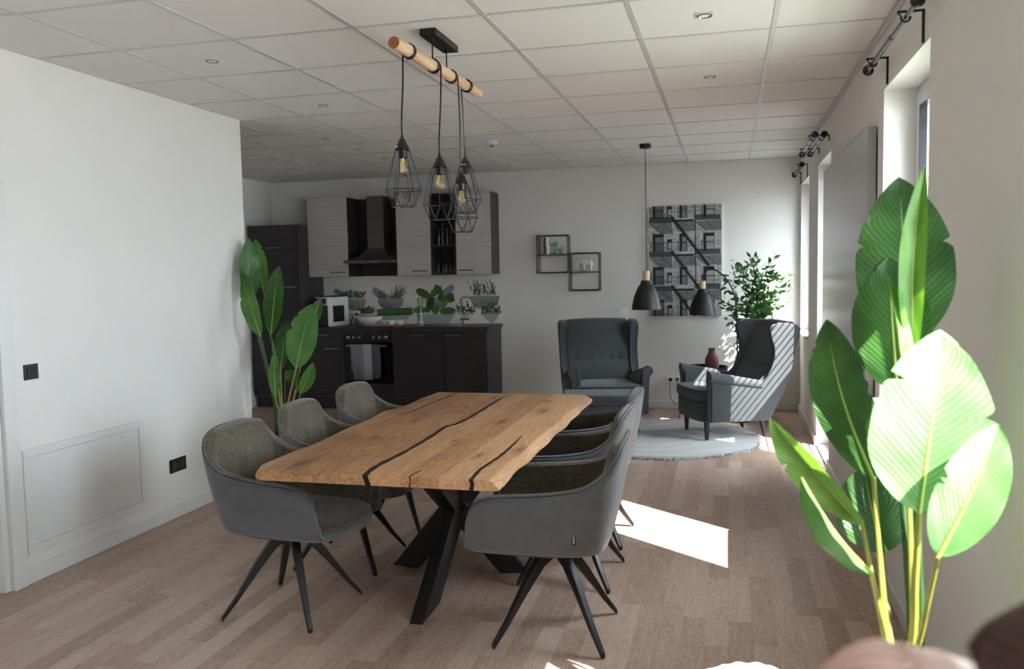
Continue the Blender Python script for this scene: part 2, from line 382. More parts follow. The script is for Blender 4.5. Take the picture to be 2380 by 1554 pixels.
# right wall with window and door openings
OPEN = [(8.30, 9.20, .84, 2.36), (6.59, 7.50, 0, 2.36), (3.467, 4.431, .84, 2.36), (1.207, 2.171, .84, 2.36), (-1.05, -.09, .84, 2.36)]
b = MB(); yy = YB
for y0, y1, z0, z1 in OPEN:
    b.box(XR, XO, y1, yy, 0, H)
    if z0 > 0: b.box(XR, XO, y0, y1, 0, z0)
    b.box(XR, XO, y0, y1, z1, H); b.box(1.02, XO, y0, y1, 2.285, z1); yy = y0
b.box(XR, XO, YN, yy, 0, H)
struct(b.build('wall_right', M_wall, smooth=0))
def skirt(name, segs, ax):
    b = MB(); t, h = .016, .082
    for p in segs: b.box(*p, 0, h)
    return struct(b.build(name, M_white, smooth=0, bevel=.004))
skirt('baseboard_back', [(-2.52, XR, YB-.016, YB)], 0)
skirt('baseboard_right', [(XR-.016, XR, 7.5, YB-.016), (XR-.016, XR, YN, 6.59)], 0)
skirt('baseboard_partition', [(XP, XP+.016, 3.385, YP+.016), (XP-.156, XP, YP, YP+.016)], 0)
skirt('baseboard_left', [(XL, XL+.016, 3.04, 8.69)], 0)
# windows
for i, (y0, y1, z0, z1) in enumerate(OPEN):
    door = z0 == 0; nm = 'door_1' if door else 'window_%d' % (1+[0, 0, 1, 2, 3][i])
    root = struct(bpy.data.objects.new(nm, None)); C.objects.link(root); root.location = (.9, (y0+y1)/2, z0)
    xa, xb = .872, .942; fw, sw = .052, .062; zz0 = z0+.0 if door else z0+.035
    f = MB()
    for (a0, a1, c0, c1) in ((y0, y0+fw, zz0, z1), (y1-fw, y1, zz0, z1), (y0+fw, y1-fw, zz0, zz0+fw), (y0+fw, y1-fw, z1-fw, z1)): f.box(xa, xb, a0, a1, c0, c1)
    f.build('window_frame' if not door else 'door_frame', M_frame, root, 0, .004)
    f = MB(); a, c, d, e = y0+fw-.012, y1-fw+.012, zz0+fw-.012, z1-fw+.012
    for (a0, a1, c0, c1) in ((a, a+sw, d, e), (c-sw, c, d, e), (a+sw, c-sw, d, d+sw), (a+sw, c-sw, e-sw, e)): f.box(xa-.012, xb-.01, a0, a1, c0, c1)
    if door: f.box(xa-.012, xb-.01, a+sw, c-sw, .86, 1.06)
    sash = f.build('sash' if not door else 'door_leaf', M_frame, root, 0, .004)
    g = MB()
    for (a0, a1, c0, c1) in ((a+sw-.003, a+sw+.004, d+sw, e-sw), (c-sw-.004, c-sw+.003, d+sw, e-sw), (a+sw, c-sw, d+sw-.003, d+sw+.004), (a+sw, c-sw, e-sw-.004, e-sw+.003)): g.box(xa-.0135, xa+.02, a0, a1, c0, c1)
    g.build('gasket', M_plast, sash, 0)
    MB().box(.9, .906, a+sw-.004, c-sw+.004, d+sw-.004, e-sw+.004).build('pane', M_pane, sash, 0)
    h = MB(); hz = 1.02 if door else (z0+z1)/2; h.box(xa-.022, xa-.012, a+.015, a+.045, hz-.035, hz+.035); h.box(xa-.045, xa-.02, a+.022, a+.038, hz-.008, hz+.008); h.box(xa-.052, xa-.04, a+.022, a+.14, hz-.009, hz+.009)
    h.build('window_handle' if not door else 'door_handle', M_frame, sash, 40, .003)
    if not door:
        s = MB().box(XR-.045, xa, y0-.02 if i else y0, y1+.02 if i else y1, z0-.0, z0+.03)
        s.build('window_sill', M_white, root, 0, .004)
    else: MB().box(XR, xa, y0, y1, -.001, .012).build('threshold', M_white, root, 0)
    if i < 2:     # outside slatted blinds
        s = MB(); z = zz0+.06; th = math.radians(44); hw = .030
        while z < 2.27:
            s.bar((1.05-hw*math.cos(th), (y0+y1)/2, z-hw*math.sin(th)), (1.05+hw*math.cos(th), (y0+y1)/2, z+hw*math.sin(th)), (y1-y0)-.03, .0022); z += .072
        for yy2 in (y0+.02, y1-.02): s.box(1.04, 1.06, yy2-.008, yy2+.008, z0, 2.29)
        s.build('slatted_blind', M_slat, root, 0)
MB().box(3.4, 16, -14, 24, -.6, -.15).build('paving', M_ground, smooth=0)['kind'] = 'structure'
MB().box(XO, 3.4, -14, 24, -.6, -.15).build('bounce_cut_ground', mat('bounce_cut_green', '4b5638', .95, var=.3, vs=9), smooth=0)['kind'] = 'structure'  # unseen dark ground, added to cut bounce onto the ceiling near the windows
# ---------------- ceiling fittings ----------------
def downlight(x, y, first=[None]):
    if first[0] is None:
        t = thing('recessed_spotlight', '', 'ceiling light', (0, 0, 0), group='white square recessed ceiling spotlights')
        MB().box(-.041, .041, -.041, .041, -.004, 0).build('trim_plate', M_white, t, 0, .0015)
        MB().lathe([(.0, -.0045), (.028, -.0045), (.030, -.008), (.034, -.008), (.034, -.004)]).build('ring', M_steel, t)
        MB().lathe([(0, -.0065), (.022, -.0065), (.024, -.0045)]).build('lamp', M_cer, t)
        first[0] = t; t.location = (x, y, H); return t
    return dup(first[0], (x, y, H))
DL = [(-2.615, 3.967, 'recessed ceiling spotlight above the white partition, farthest left in the photo'),
      (-2.615, 5.215, 'recessed ceiling spotlight left of the hanging log lamp, just before the kitchen part begins'),
      (-.107, 3.967, 'recessed ceiling spotlight right of the log lamp, nearest the top edge of the photo'),
      (-.107, 5.217, 'recessed ceiling spotlight on the right half of the ceiling between log lamp and single pendant'),
      (-3.86, 6.48, 'leftmost recessed spotlight in the kitchen ceiling row closest to the partition end'),
      (-3.235, 6.48, 'second recessed spotlight in the kitchen ceiling row closest to the partition end'),
      (-3.86, 7.1, 'left recessed spotlight in the middle row of the kitchen ceiling'),
      (-3.235, 7.1, 'right recessed spotlight in the middle row of the kitchen ceiling'),
      (-4.49, 7.72, 'leftmost recessed spotlight in the kitchen ceiling row nearest the cabinets'),
      (-3.86, 7.72, 'middle recessed spotlight in the kitchen ceiling row nearest the cabinets'),
      (-3.235, 7.72, 'rightmost recessed spotlight in the kitchen ceiling row nearest the cabinets')]
for x, y, l in DL: downlight(x, y)['label'] = l
t = thing('smoke_detector', 'round white smoke detector on the ceiling right of the caged lamps', 'smoke detector', (-1.99, 7.13, H))
MB().lathe([(.0, 0), (.055, 0), (.055, -.008), (.048, -.016), (.05, -.026), (.03, -.032), (0, -.032)], (-1.99, 7.13, H)).build('base', M_frame, t)
k = MB()
k.lathe([(0, -.03), (.027, -.03), (.027, -.034), (0, -.034)], (-1.99, 7.13, H)); k.lathe([(0, -.056), (.027, -.056), (.025, -.060), (0, -.060)], (-1.99, 7.13, H))
for i in range(8): an = i*math.pi/4; k.box(-1.99+.024*math.cos(an)-.003, -1.99+.024*math.cos(an)+.003, 7.13+.024*math.sin(an)-.003, 7.13+.024*math.sin(an)+.003, H-.057, H-.032)
k.build('sensor_cage', M_frame, t); MB().lathe([(0, -.03), (.017, -.03), (.017, -.057), (0, -.057)], (-1.99, 7.13, H)).build('sensor', M_dark, t)
# ---------------- kitchen ----------------
YF = 8.69
def handle(x0, x1, y, z, parent, m=None):
    b = MB(); b.bar((x0, y-.028, z), (x1, y-.028, z), .011, .011)
    for x in (x0+.008, x1-.008): b.bar((x, y-.026, z), (x, y+.002, z), .009, .009)
    return b.build('handle', m or M_steel, parent, 0, .002)
def front(x0, x1, z0, z1, parent, name='door', m=None, y=YF, h=None, hm=None):
    d = MB().box(x0+.0015, x1-.0015, y, y+.019, z0+.0015, z1-.0015).build(name, m or M_kdark, parent, 0, .0012)
    if h: handle(h[0], h[1], y, h[2], d, hm)
    return d
def carcass(x0, x1, z0, z1, y0, parent, m=None):
    return MB().box(x0, x1, y0+.02, YB-.005, z0, z1).build('body', m or M_kdarkv, parent, 0)
def plinth(x0, x1, parent):
    p = MB().box(x0, x1, YF+.055, YF+.075, 0, .145).build('plinth', M_kdark, parent, 0)
    MB().box(x0, x1, YF+.05, YF+.056, .138, .146).build('plinth_seal', M_steel, p, 0)
t = thing('tall_cabinet', 'tall dark wood kitchen cabinet at the left end behind the potted plant', 'cabinet', (-5.05, 9, 0))
carcass(-5.36, -4.735, .145, 2.108, YF, t); front(-5.36, -4.737, 1.806, 2.108, t, h=(-5.135, -4.948, 1.85))
front(-5.36, -4.737, 1.352, 1.806, t, h=(-4.965, -4.756, 1.399)); front(-5.36, -4.737, .78, 1.352, t); front(-5.36, -4.737, .147, .78, t); plinth(-5.36, -4.735, t)
MB().box(-4.737, -4.733, YF, YB-.005, .145, 2.108).build('side_panel', M_kdarkv, t, 0)
t = thing('base_cabinet', 'dark wood base cabinet with drawer left of the oven, half hidden by the plant', 'cabinet', (-4.48, 9, 0))
carcass(-4.732, -4.222, .145, .897, YF, t); front(-4.732, -4.222, .745, .897, t, 'drawer', h=(-4.58, -4.392, .848)); front(-4.732, -4.222, .147, .745, t, h=(-4.435, -4.26, .697)); plinth(-4.732, -4.222, t)
t = thing('oven', 'built in black glass oven with six round knobs and towels on its handle', 'oven', (-3.92, 9, 0))
MB().box(-4.218, -3.622, YF+.02, YB-.005, .147, .897).build('body', M_kdarkv, t, 0)
MB().box(-4.216, -3.624, YF-.004, YF+.02, .775, .895).build('control_panel', mat('oven_panel', '3b3236', .35, .5), t, 0, .002)
dr = MB().box(-4.216, -3.624, YF-.008, YF+.02, .305, .770).build('oven_door', M_glassk, t, 0, .003)
b = MB(); b.bar((-4.16, YF-.055, .733), (-3.68, YF-.055, .733), .014, .022)
for x in (-4.145, -3.695): b.bar((x, YF-.052, .733), (x, YF-.006, .733), .014, .014)
b.build('handle', M_steel, dr, 0, .003)
MB().box(-4.218, -3.622, YF, YF+.019, .147, .300).build('lower_panel', M_kdark, t, 0, .001); plinth(-4.222, -3.62, t)
RX = Matrix.Rotation(math.radians(90), 4, 'X')
for x in (-4.144, -4.076, -4.008, -3.836, -3.769, -3.697):
    k = MB().lathe([(0, 0), (.021, 0), (.021, .006), (.017, .010), (.0155, .028), (.013, .031), (0, .031)], (x, YF-.004, .824), 24, M=RX).build('knob', M_chrome, t)
t = thing('base_cabinet', 'dark wood base cabinet directly right of the oven', 'cabinet', (-3.32, 9, 0))
carcass(-3.618, -3.02, .145, .897, YF, t); front(-3.618, -3.02, .147, .897, t, h=(-3.411, -3.235, .853)); plinth(-3.618, -3.02, t)
t = thing('base_cabinet', 'dark wood base cabinet under the sink at the right end of the kitchen', 'cabinet', (-2.77, 9, 0))
carcass(-3.018, -2.532, .145, .897, YF, t); front(-3.018, -2.545, .147, .897, t, h=(-2.996, -2.819, .848)); plinth(-3.018, -2.545, t)
MB().box(-2.545, -2.527, YF, YB-.005, 0, .897).build('side_panel', M_kdarkv, t, 0)
b = MB(); b.box(-4.732, -3.23, YF-.012, YB-.005, .898, .937); b.box(-3.23, -2.60, YF-.012, 8.80, .898, .937); b.box(-3.23, -2.60, 9.235, YB-.005, .898, .937); b.box(-2.60, -2.508, YF-.012, YB-.005, .898, .937)
t = b.build('worktop', M_kdark, smooth=0, bevel=.002); tag(t, 'continuous dark wood worktop running above the kitchen base cabinets', 'worktop')
def nm(o, l, c, g=None): return tag(o, l, c, g)
# uppers
YU, Z0, Z1 = 8.93, 1.505, 2.41
for x0, x1, h, l in ((-4.735, -4.24, (-4.447, -4.269), 'pale wood wall cabinet at the left, beside the cooker hood'), (-3.635, -3.23, (-3.437, -3.268), 'pale wood wall cabinet in the middle, between hood and open bottle shelf'), (-2.93, -2.53, (-2.899, -2.73), 'pale wood wall cabinet at the right end of the row')):
    t = thing('wall_cabinet', l, 'cabinet', ((x0+x1)/2, 9.1, Z0), group=None)
    carcass(x0, x1, Z0+.001, Z1, YU, t); front(x0, x1, Z0, Z1, t, m=M_klight, y=YU, h=(h[0], h[1], 1.555), hm=mat('bronze_handle', '4a4240', .4, .7))
t = thing('open_wall_shelf', 'open dark wood wall shelf unit holding bottles and glasses', 'shelf', (-3.08, 9.1, Z0))
x0, x1 = -3.229, -2.931; b = MB()
b.box(x0, x0+.018, YU+.004, YB-.005, Z0, Z1); b.box(x1-.018, x1, YU+.004, YB-.005, Z0, Z1); b.box(x0+.018, x1-.018, YU+.004, YB-.02, Z0, Z0+.018); b.box(x0+.018, x1-.018, YU+.004, YB-.02, Z1-.018, Z1)
b.build('frame', M_kdarkv, t, 0); MB().box(x0+.018, x1-.018, YB-.02, YB-.006, Z0, Z1).build('back_panel', M_kdark, t, 0)
for z in (1.828, 2.115): MB().box(x0+.018, x1-.018, YU+.012, YB-.02, z-.009, z+.009).build('shelf_board', M_kdark, t, 0)
def bottle(x, z, r, h, neck, lab):
    o = MB().lathe([(0, 0), (r, 0), (r, h*.55), (r*.9, h*.62), (neck, h*.74), (neck, h), (neck*.8, h), (neck*.8, h*.75), (r*.85, h*.55), (r*.88, .006), (0, .006)], (x, 9.08, z), 20).build('glass_bottle', M_glass); return tag(o, lab, 'bottle', 'clear glass bottles on the middle board of the open shelf')
bottle(-3.135, 1.838, .024, .255, .012, 'slim clear glass bottle on the open shelf, the left tall one of two')
bottle(-3.03, 1.838, .024, .26, .012, 'slim clear glass bottle on the open shelf, the right tall one of two')
for x, l in ((-3.185, 'clear glass tube vase on the open shelf, left of the left tall bottle'), (-3.083, 'clear glass tube vase on the open shelf, between the two tall bottles')):
    tag(MB().lathe([(0, 0), (.016, 0), (.016, .19), (.014, .19), (.0135, .006), (0, .006)], (x, 9.09, 1.838), 16).build('tube_vase', M_glass), l, 'vase')
for i, x in enumerate((-3.185, -3.14, -3.095, -3.05, -3.0)):
    l = ['leftmost', 'second from left', 'middle', 'second from right', 'rightmost'][i]
    tag(MB().lathe([(0, 0), (.019, 0), (.0205, .10), (.010, .125), (.0085, .125), (.018, .10), (.017, .006), (0, .006)], (x, 9.06+.02*(i % 2), 1.524), 18).build('drinking_glass', M_glass), l+' upturned clear glass on the bottom board of the open shelf', 'glass', 'glasses on the bottom board of the open shelf')
# niche lining and hood
t = thing('hood_niche_lining', 'dark wood panels lining the niche around the cooker hood', 'panel', (-3.94, 9.27, Z0))
MB().box(-4.238, -3.637, YB-.022, YB-.004, Z0, Z1).build('back_panel', M_kdark, t, 0)
for xx in (-4.2385, -3.6405): MB().box(xx, xx+.004, YU+.02, YB-.023, Z0, Z1-.001).build('side_panel', M_kdarkv, t, 0)
t = thing('cooker_hood', 'dark metal chimney cooker hood between two pale wall cabinets', 'cooker hood', (-3.93, 9.0, 1.66))
M_hood = mat('hood_metal', '6a6264', .36, .6, var=.05)
MB().box(-4.035, -3.83, 9.035, YB-.023, 1.80, 2.42).build('chimney', M_hood, t, 0, .002)
q = [[(-4.232, 8.80, 1.685), (-3.644, 8.80, 1.685), (-3.644, YB-.03, 1.685), (-4.232, YB-.03, 1.685)], [(-4.035, 9.035, 1.83), (-3.83, 9.035, 1.83), (-3.83, YB-.03, 1.83), (-4.035, YB-.03, 1.83)]]
qm = [[tuple(a[k]+(c[k]-a[k])*s for k in range(2))+(1.685+.145*z,) for a, c in zip(q[0], q[1])] for s, z in ((0, 0), (.35, .16), (.65, .42), (.88, .75), (1, 1))]
MB().loft(qm).build('canopy', M_hood, t, 30)
MB().box(-4.232, -3.644, 8.798, YB-.03, 1.655, 1.6855).build('control_edge', M_hood, t, 0, .001)
b = MB()
for i in range(5): b.box(-3.87+i*.013, -3.863+i*.013, 8.795, 8.799, 1.667, 1.674)
b.build('buttons', M_frame, t, 0); MB().box(-3.70, -3.652, 8.7955, 8.799, 1.664, 1.678).build('badge', M_steel, t, 0)
# ------------- painted pictures: colours computed per point of a flat board -------------
class Canvas:
    def __init__(s, w, h, u0, v0, u1, v1, c):
        s.w, s.h = w, h; s.X, s.Y = np.meshgrid(u0+(u1-u0)*(np.arange(w)+.5)/w, v0+(v1-v0)*(np.arange(h)+.5)/h)
        s.A = np.ones((h, w, 3))*np.array(c)
        s.R = np.random.RandomState(3)
    def put(s, M, c, a=1.0):
        M = M.astype(float)*a; s.A = s.A*(1-M[..., None])+np.array(c)*M[..., None]
    def rect(s, x0, y0, x1, y1, c, a=1): s.put((s.X >= x0) & (s.X <= x1) & (s.Y >= y0) & (s.Y <= y1), c, a)
    def line(s, x0, y0, x1, y1, w, c, a=1, w2=None):
        dx, dy = x1-x0, y1-y0; L = max(dx*dx+dy*dy, 1e-6); t = np.clip(((s.X-x0)*dx+(s.Y-y0)*dy)/L, 0, 1)
        d = np.hypot(s.X-x0-t*dx, s.Y-y0-t*dy); ww = w+((w2 if w2 is not None else w)-w)*t
        s.put(np.clip((ww/2-d)/2.2+.5, 0, 1), c, a)
    def ell(s, cx, cy, rx, ry, an, c, a=1, cut=None):
        ca, sa = math.cos(an), math.sin(an); x = (s.X-cx)*ca+(s.Y-cy)*sa; y = -(s.X-cx)*sa+(s.Y-cy)*ca
        M = np.clip((1-np.hypot(x/rx, y/ry))*min(rx, ry)/3+.5, 0, 1)
        if cut is not None: M = M*(s.Y >= cut)
        s.put(M, c, a)
    def poly(s, P, c, a=1):
        ins = np.zeros(s.X.shape, bool); n = len(P)
        for i in range(n):
            (x0, y0), (x1, y1) = P[i], P[(i+1) % n]
            if y0 == y1: continue
            k = ((s.Y > min(y0, y1)) & (s.Y <= max(y0, y1))); ins ^= k & (s.X < x0+(s.Y-y0)*(x1-x0)/(y1-y0))
        s.put(ins, c, a)
    def mesh(s, name, x0, x1, z0, z1, y, depth, m, parent=None):
        h, w = s.h, s.w; xs = np.linspace(x0, x1, w); zs = np.linspace(z1, z0, h)
        XX, ZZ = np.meshgrid(xs, zs); V = np.stack([XX, np.full_like(XX, y), ZZ], -1).reshape(-1, 3)
        i = np.arange((h-1)*(w-1)); r, c = i//(w-1), i % (w-1); a = r*w+c
        F = np.stack([a, a+w, a+w+1, a+1], -1)
        b = MB(); b.v = [tuple(p) for p in V.tolist()]; b.f = [tuple(f) for f in F.tolist()]; b.m = [0]*len(b.f)
        o0 = len(b.v); b.box(x0, x1, y+.0004, y+depth, z0, z1, 1)
        o = b.build(name, m, parent, 0)
        ca = o.data.color_attributes.new('paint', 'FLOAT_COLOR', 'POINT')
        arr = np.ones((len(b.v), 4), dtype=np.float32); arr[:h*w, :3] = s.A.reshape(-1, 3); ca.data.foreach_set('color', arr.ravel()); return o
def printmat(name, rough, coat=0):
    m, nt, b = NT(name); a = N(nt, 'ShaderNodeAttribute', attribute_name='paint'); nt.links.new(a.outputs[0], b.inputs['Base Color'])
    b.inputs['Roughness'].default_value = rough; b.inputs['Coat Weight'].default_value = coat; return m
def L3(h): return np.array(col(h)[:3])
# splashback, drawn in a 2137 x 565 field
cv = Canvas(640, 165, 158, 215, 2295, 780, L3('ebe6e2'))
cv.put(np.clip((cv.Y-600)/60, 0, 1), L3('f0ece8'), .5)
rs = np.random.RandomState(5)
G = [L3('35592c'), L3('4a7338'), L3('264226'), L3('5b8740'), L3('3c6231')]
for x0, x1, y0, y1 in ((430, 680, 700, 780), (815, 1255, 665, 745), (1285, 1760, 668, 778), (1800, 2010, 660, 700), (2060, 2275, 664, 780)):
    cv.poly([(x0, y0), (x1, y0-15), (x1-40, y1-60), (x1-90, y1), (x0+110, y1), (x0+30, y0+50)], L3('93a09c'), .75)
def bowl(x0, x1, y0, y1, dark):
    cx = (x0+x1)/2; rx = (x1-x0)/2
    M = (np.abs((cv.X-cx)/rx)**2.6+np.clip((cv.Y-y0)/(y1-y0), 0, 2)**2.2 < 1) & (cv.Y > y0)
    t = np.clip((cv.X-x0)/(x1-x0), 0, 1); n = .5+.5*np.sin(cv.X/37)*np.sin(cv.Y/23+1)
    sh = np.clip(dark*(1-t) if dark > 0 else -dark*t, 0, 1)*np.clip((cv.Y-y0)/(y1-y0)*1.3, .2, 1)*(.7+.3*n)
    cc = L3('a09e9c')[None, None]*(1-sh[..., None])+L3('3b3c42')[None, None]*sh[..., None]; cc = cc*(.85+.15*np.clip(1-np.abs((cv.X-cx)/rx)**3, 0, 1))[..., None]
    cv.A = np.where(M[..., None], cc, cv.A)
def leaf2(x, y, l, wd, an, c): cv.ell(x+l/2*math.cos(an), y+l/2*math.sin(an), l/2, wd/2, an, c); cv.line(x, y, x+l*.8*math.cos(an), y+l*.8*math.sin(an), 1.5, c*1.5, .6)
cv.line(320, 385, 420, 440, 62, L3('77737a')); bowl(430, 682, 482, 622, .6)
cv.line(800, 378, 900, 450, 70, L3('77747a')); cv.line(800, 378, 960, 470, 64, L3('98959a')); bowl(830, 1148, 474, 612, 1.1)
cv.line(1620, 430, 1715, 365, 74, L3('98949a')); bowl(1405, 1682, 470, 608, -.8)
bowl(1928, 2266, 460, 612, -.7)
for k in range(95): leaf2(rs.uniform(405, 665), rs.uniform(400, 475), rs.uniform(22, 55), rs.uniform(12, 22), rs.uniform(-2.9, -.2), G[rs.randint(5)])
for k in range(60): leaf2(rs.uniform(570, 620)+rs.uniform(0, 150), 655+rs.uniform(-25, 5), rs.uniform(30, 85), rs.uniform(14, 24), rs.uniform(-1.6, -.3), G[rs.randint(5)])
for k in range(46): x = rs.uniform(850, 940); cv.line(x, 474, x-rs.uniform(10, 120), rs.uniform(360, 420), 7, G[rs.randint(5)]*.7, w2=2)
for k in range(60): x = rs.uniform(985, 1110); cv.line(x, 474, x+rs.uniform(-5, 130), rs.uniform(315, 410), 7, G[rs.randint(5)]*.75, w2=2)
for k in range(60): y = rs.uniform(595, 675); cv.line(812+rs.uniform(0, 25), y+10, 1255-rs.uniform(0, 30), y-6, 6, G[rs.randint(5)])
for (x, y, l, wd, an, g) in ((1465, 470, 190, 95, -2.65, 1), (1430, 640, 185, 85, -1.25, 0), (1470, 460, 170, 85, -.75, 3), (1610, 450, 150, 75, -2.2, 1), (1560, 450, 110, 70, .7, 0), (1640, 440, 120, 60, .9, 1), (1680, 430, 110, 45, .95, 2), (1600, 470, 60, 50, 1.0, 3), (1380, 600, 130, 75, 2.9, 3), (1500, 660, 110, 90, -1.1, 3), (1440, 650, 80, 60, -2.0, 1), (1570, 635, 190, 85, -.05, 1), (1400, 640, 120, 70, -2.7, 3), (1700, 420, 80, 60, 1.2, 1)): leaf2(x, y, l, wd, an, G[g]*(1.0 if g != 3 else .9))
for k in range(26):
    x, y = rs.uniform(1980, 2230), 455; x2, y2 = x+rs.uniform(-110, 40), rs.uniform(265, 420); cv.line(x, y, x2, y2, 3, L3('4a3a30'))
    for j in range(9): tt = rs.uniform(.25, 1); leaf2(x+(x2-x)*tt, y+(y2-y)*tt, rs.uniform(12, 26), 9, rs.uniform(-3.1, 3.1), G[rs.randint(5)]*rs.uniform(.6, 1.1))
for (a0, a1, b0, b1) in ((1765, 2000, 545, 650), (2060, 2290, 550, 660)):
    for k in range(170): leaf2(rs.uniform(a0, a1-15), b1-abs(rs.normal(0, .45))*(b1-b0), rs.uniform(12, 28), 10, rs.uniform(-3.1, 3.1), G[rs.randint(5)]*rs.uniform(.35, .9))
sb = cv.mesh('splashback', -4.735, -2.512, .9375, 1.50, 9.281, .0075, [printmat('printed_glass', .12, .5), M_white])
tag(sb, 'glass splashback printed with stone bowls of green herbs', 'splashback')
# on the worktop
Zt = .937
t = thing('coffee_machine', 'white and black fully automatic coffee machine on the worktop at the left', 'coffee machine')
MB().box(-.12, .10, -.16, .19, 0, .34).build('housing', M_white, t, 0, .02, 4)
MB().box(-.115, .075, -.168, -.05, .0, .245).build('dispenser_bay', M_plast, t, 0, .008)
MB().box(-.105, .055, -.172, -.155, .262, .325).build('display', M_glassk, t, 0, .006)
MB().box(.085, .104, -.10, .10, .05, .24).build('water_tank', M_plast, t, 0, .008)
MB().box(-.11, .09, -.10, .18, .338, .350).build('lid', M_plast, t, 0, .006)
MB().box(-.035, -.0, -.185, -.165, .13, .19).build('spout', M_chrome, t, 0, .004)
MB().box(-.115, .075, -.20, -.14, .0, .03).build('drip_tray', M_plast, t, 0, .004)
b = MB(); b.tube(spline([(.03, .19, .10), (.17, .17, .12), (.15, .14, .03), (.14, .20, .006), (.13, .27, .02), (.12, .30, .09)], 8), .004); b.build('power_cord', M_plast, t)
t.location = (-4.47, 8.95, Zt); t.rotation_euler = (0, 0, math.radians(-14))
t = thing('wall_socket', 'white double socket on the splashback behind the white bowl', 'socket', (-4.31, 9.278, 1.06))
MB().box(-4.36, -4.265, 9.272, 9.2808, 1.015, 1.095).build('plate', M_socketw, t, 0, .003)
MB().lathe([(.012, 0), (.022, 0), (.022, .004), (.012, .004)], (-4.312, 9.271, 1.055), M=RX).build('socket_ring', M_steel, t)
tag(MB().lathe([(0, 0), (.042, 0), (.045, .13), (.041, .13), (.039, .008), (0, .008)], (-4.222, 9.19, Zt)).build('glass_jar', M_glass), 'clear glass jar between coffee machine and big white bowl', 'jar')
t = thing('salad_bowl', 'large white oval bowl with wooden salad tray on the hob', 'bowl', (-3.99, 8.93, Zt+.004))
MB().lathe([(0, 0), (.055, 0), (.06, .004), (.11, .035), (.145, .075), (.157, .104), (.151, .105), (.138, .078), (.10, .04), (.05, .012), (0, .012)], (-3.99, 8.93, Zt+.0045), 40).build('bowl', M_cer, t)
MB().lathe([(0, .086), (.14, .088), (.146, .098), (.10, .106), (0, .108)], (-3.99, 8.93, Zt+.0045), 32).build('wooden_lid', M_wood_b, t)
tag(MB().box(-4.21, -3.64, 8.755, 9.235, Zt, Zt+.005).build('hob', M_glassk, smooth=0, bevel=.001), 'flush black glass hob under the white bowls', 'hob')
t = MB().box(-3.84, -3.575, 8.80, 8.98, Zt+.0052, Zt+.019).build('serving_board', M_wood_b, smooth=0, bevel=.003)
tag(t, 'thin bamboo board carrying three small white bowls', 'board')
for i, (x, y) in enumerate(((-3.785, 8.90), (-3.70, 8.87), (-3.61, 8.91))):
    tag(MB().lathe([(0, 0), (.022, 0), (.04, .022), (.045, .046), (.041, .046), (.036, .024), (.02, .006), (0, .006)], (x, y, Zt+.0192)).build('small_bowl', M_cer), ['left', 'middle', 'right'][i]+' one of three small white bowls on the bamboo board', 'bowl', 'small white bowls on the bamboo board')
t = thing('carafe', 'tall clear glass water carafe with steel stopper left of the tap', 'carafe', (-3.37, 8.93, Zt))
MB().lathe([(0, 0), (.043, 0), (.043, .02), (.03, .14), (.024, .22), (.027, .25), (.024, .25), (.021, .22), (.027, .14), (.04, .02), (.038, .006), (0, .006)], (-3.37, 8.93, Zt+.0002)).build('glass_body', M_glass, t)
MB().lathe([(.0, .24), (.026, .24), (.033, .262), (.036, .305), (.03, .312), (0, .312)], (-3.37, 8.93, Zt)).build('stopper', M_chrome, t)
t = thing('sink', 'stainless steel inset kitchen sink at the right of the worktop', 'sink', (-2.92, 9, Zt))
b = MB(); X0, X1, Y0, Y1 = -3.24, -2.59, 8.79, 9.245
rg = lambda g, z: [(X0+g, Y0+g, z), (X1-g, Y0+g, z), (X1-g, Y1-g, z), (X0+g, Y1-g, z)]
rb = lambda z, g=0: [(-2.96+g, 8.83+g, z), (-2.62-g, 8.83+g, z), (-2.62-g, 9.17-g, z), (-2.96+g, 9.17-g, z)]
b.loft([rg(0, Zt), rg(.004, Zt+.004), rg(.014, Zt+.003)], cap=False); b.loft([rb(Zt+.002, 0), rb(Zt-.025, .012)], cap=False); b.add(rb(Zt-.025, .012), [(0, 1, 2, 3)])
b.box(X0+.014, -2.96, Y0+.014, Y1-.014, Zt-.003, Zt+.0025); b.box(-2.62, X1-.014, Y0+.014, Y1-.014, Zt-.003, Zt+.0025); b.box(-2.96, -2.62, Y0+.014, 8.83, Zt-.003, Zt+.0025); b.box(-2.96, -2.62, 9.17, Y1-.014, Zt-.003, Zt+.0025)
b.build('basin', M_steel, t, 0); b = MB()
for i in range(7): b.box(-3.19+i*.03, -3.18+i*.03, 8.84, 9.16, Zt+.002, Zt+.004)
b.build('drainer_ribs', M_steel, t, 0, .001)
t = thing('kitchen_tap', 'chrome kitchen tap with a squared swan neck spout', 'tap', (-2.94, 9.205, Zt+.003))
MB().lathe([(0, 0), (.024, 0), (.024, .006), (.019, .008), (.019, .045), (0, .045)], (-2.94, 9.20, Zt+.0028)).build('base', M_chrome, t)
MB().box(-2.985, -2.875, 9.175, 9.225, Zt+.045, Zt+.072).build('lever_body', M_chrome, t, 0, .004)
MB().tube([(-2.975, 9.20, Zt+.07), (-2.975, 9.20, Zt+.27), (-2.97, 9.198, Zt+.29), (-2.955, 9.194, Zt+.305), (-2.935, 9.19, Zt+.31), (-2.88, 9.16, Zt+.31), (-2.86, 9.15, Zt+.30), (-2.85, 9.145, Zt+.285), (-2.848, 9.14, Zt+.20)], .011, 10).build('spout', M_chrome, t)
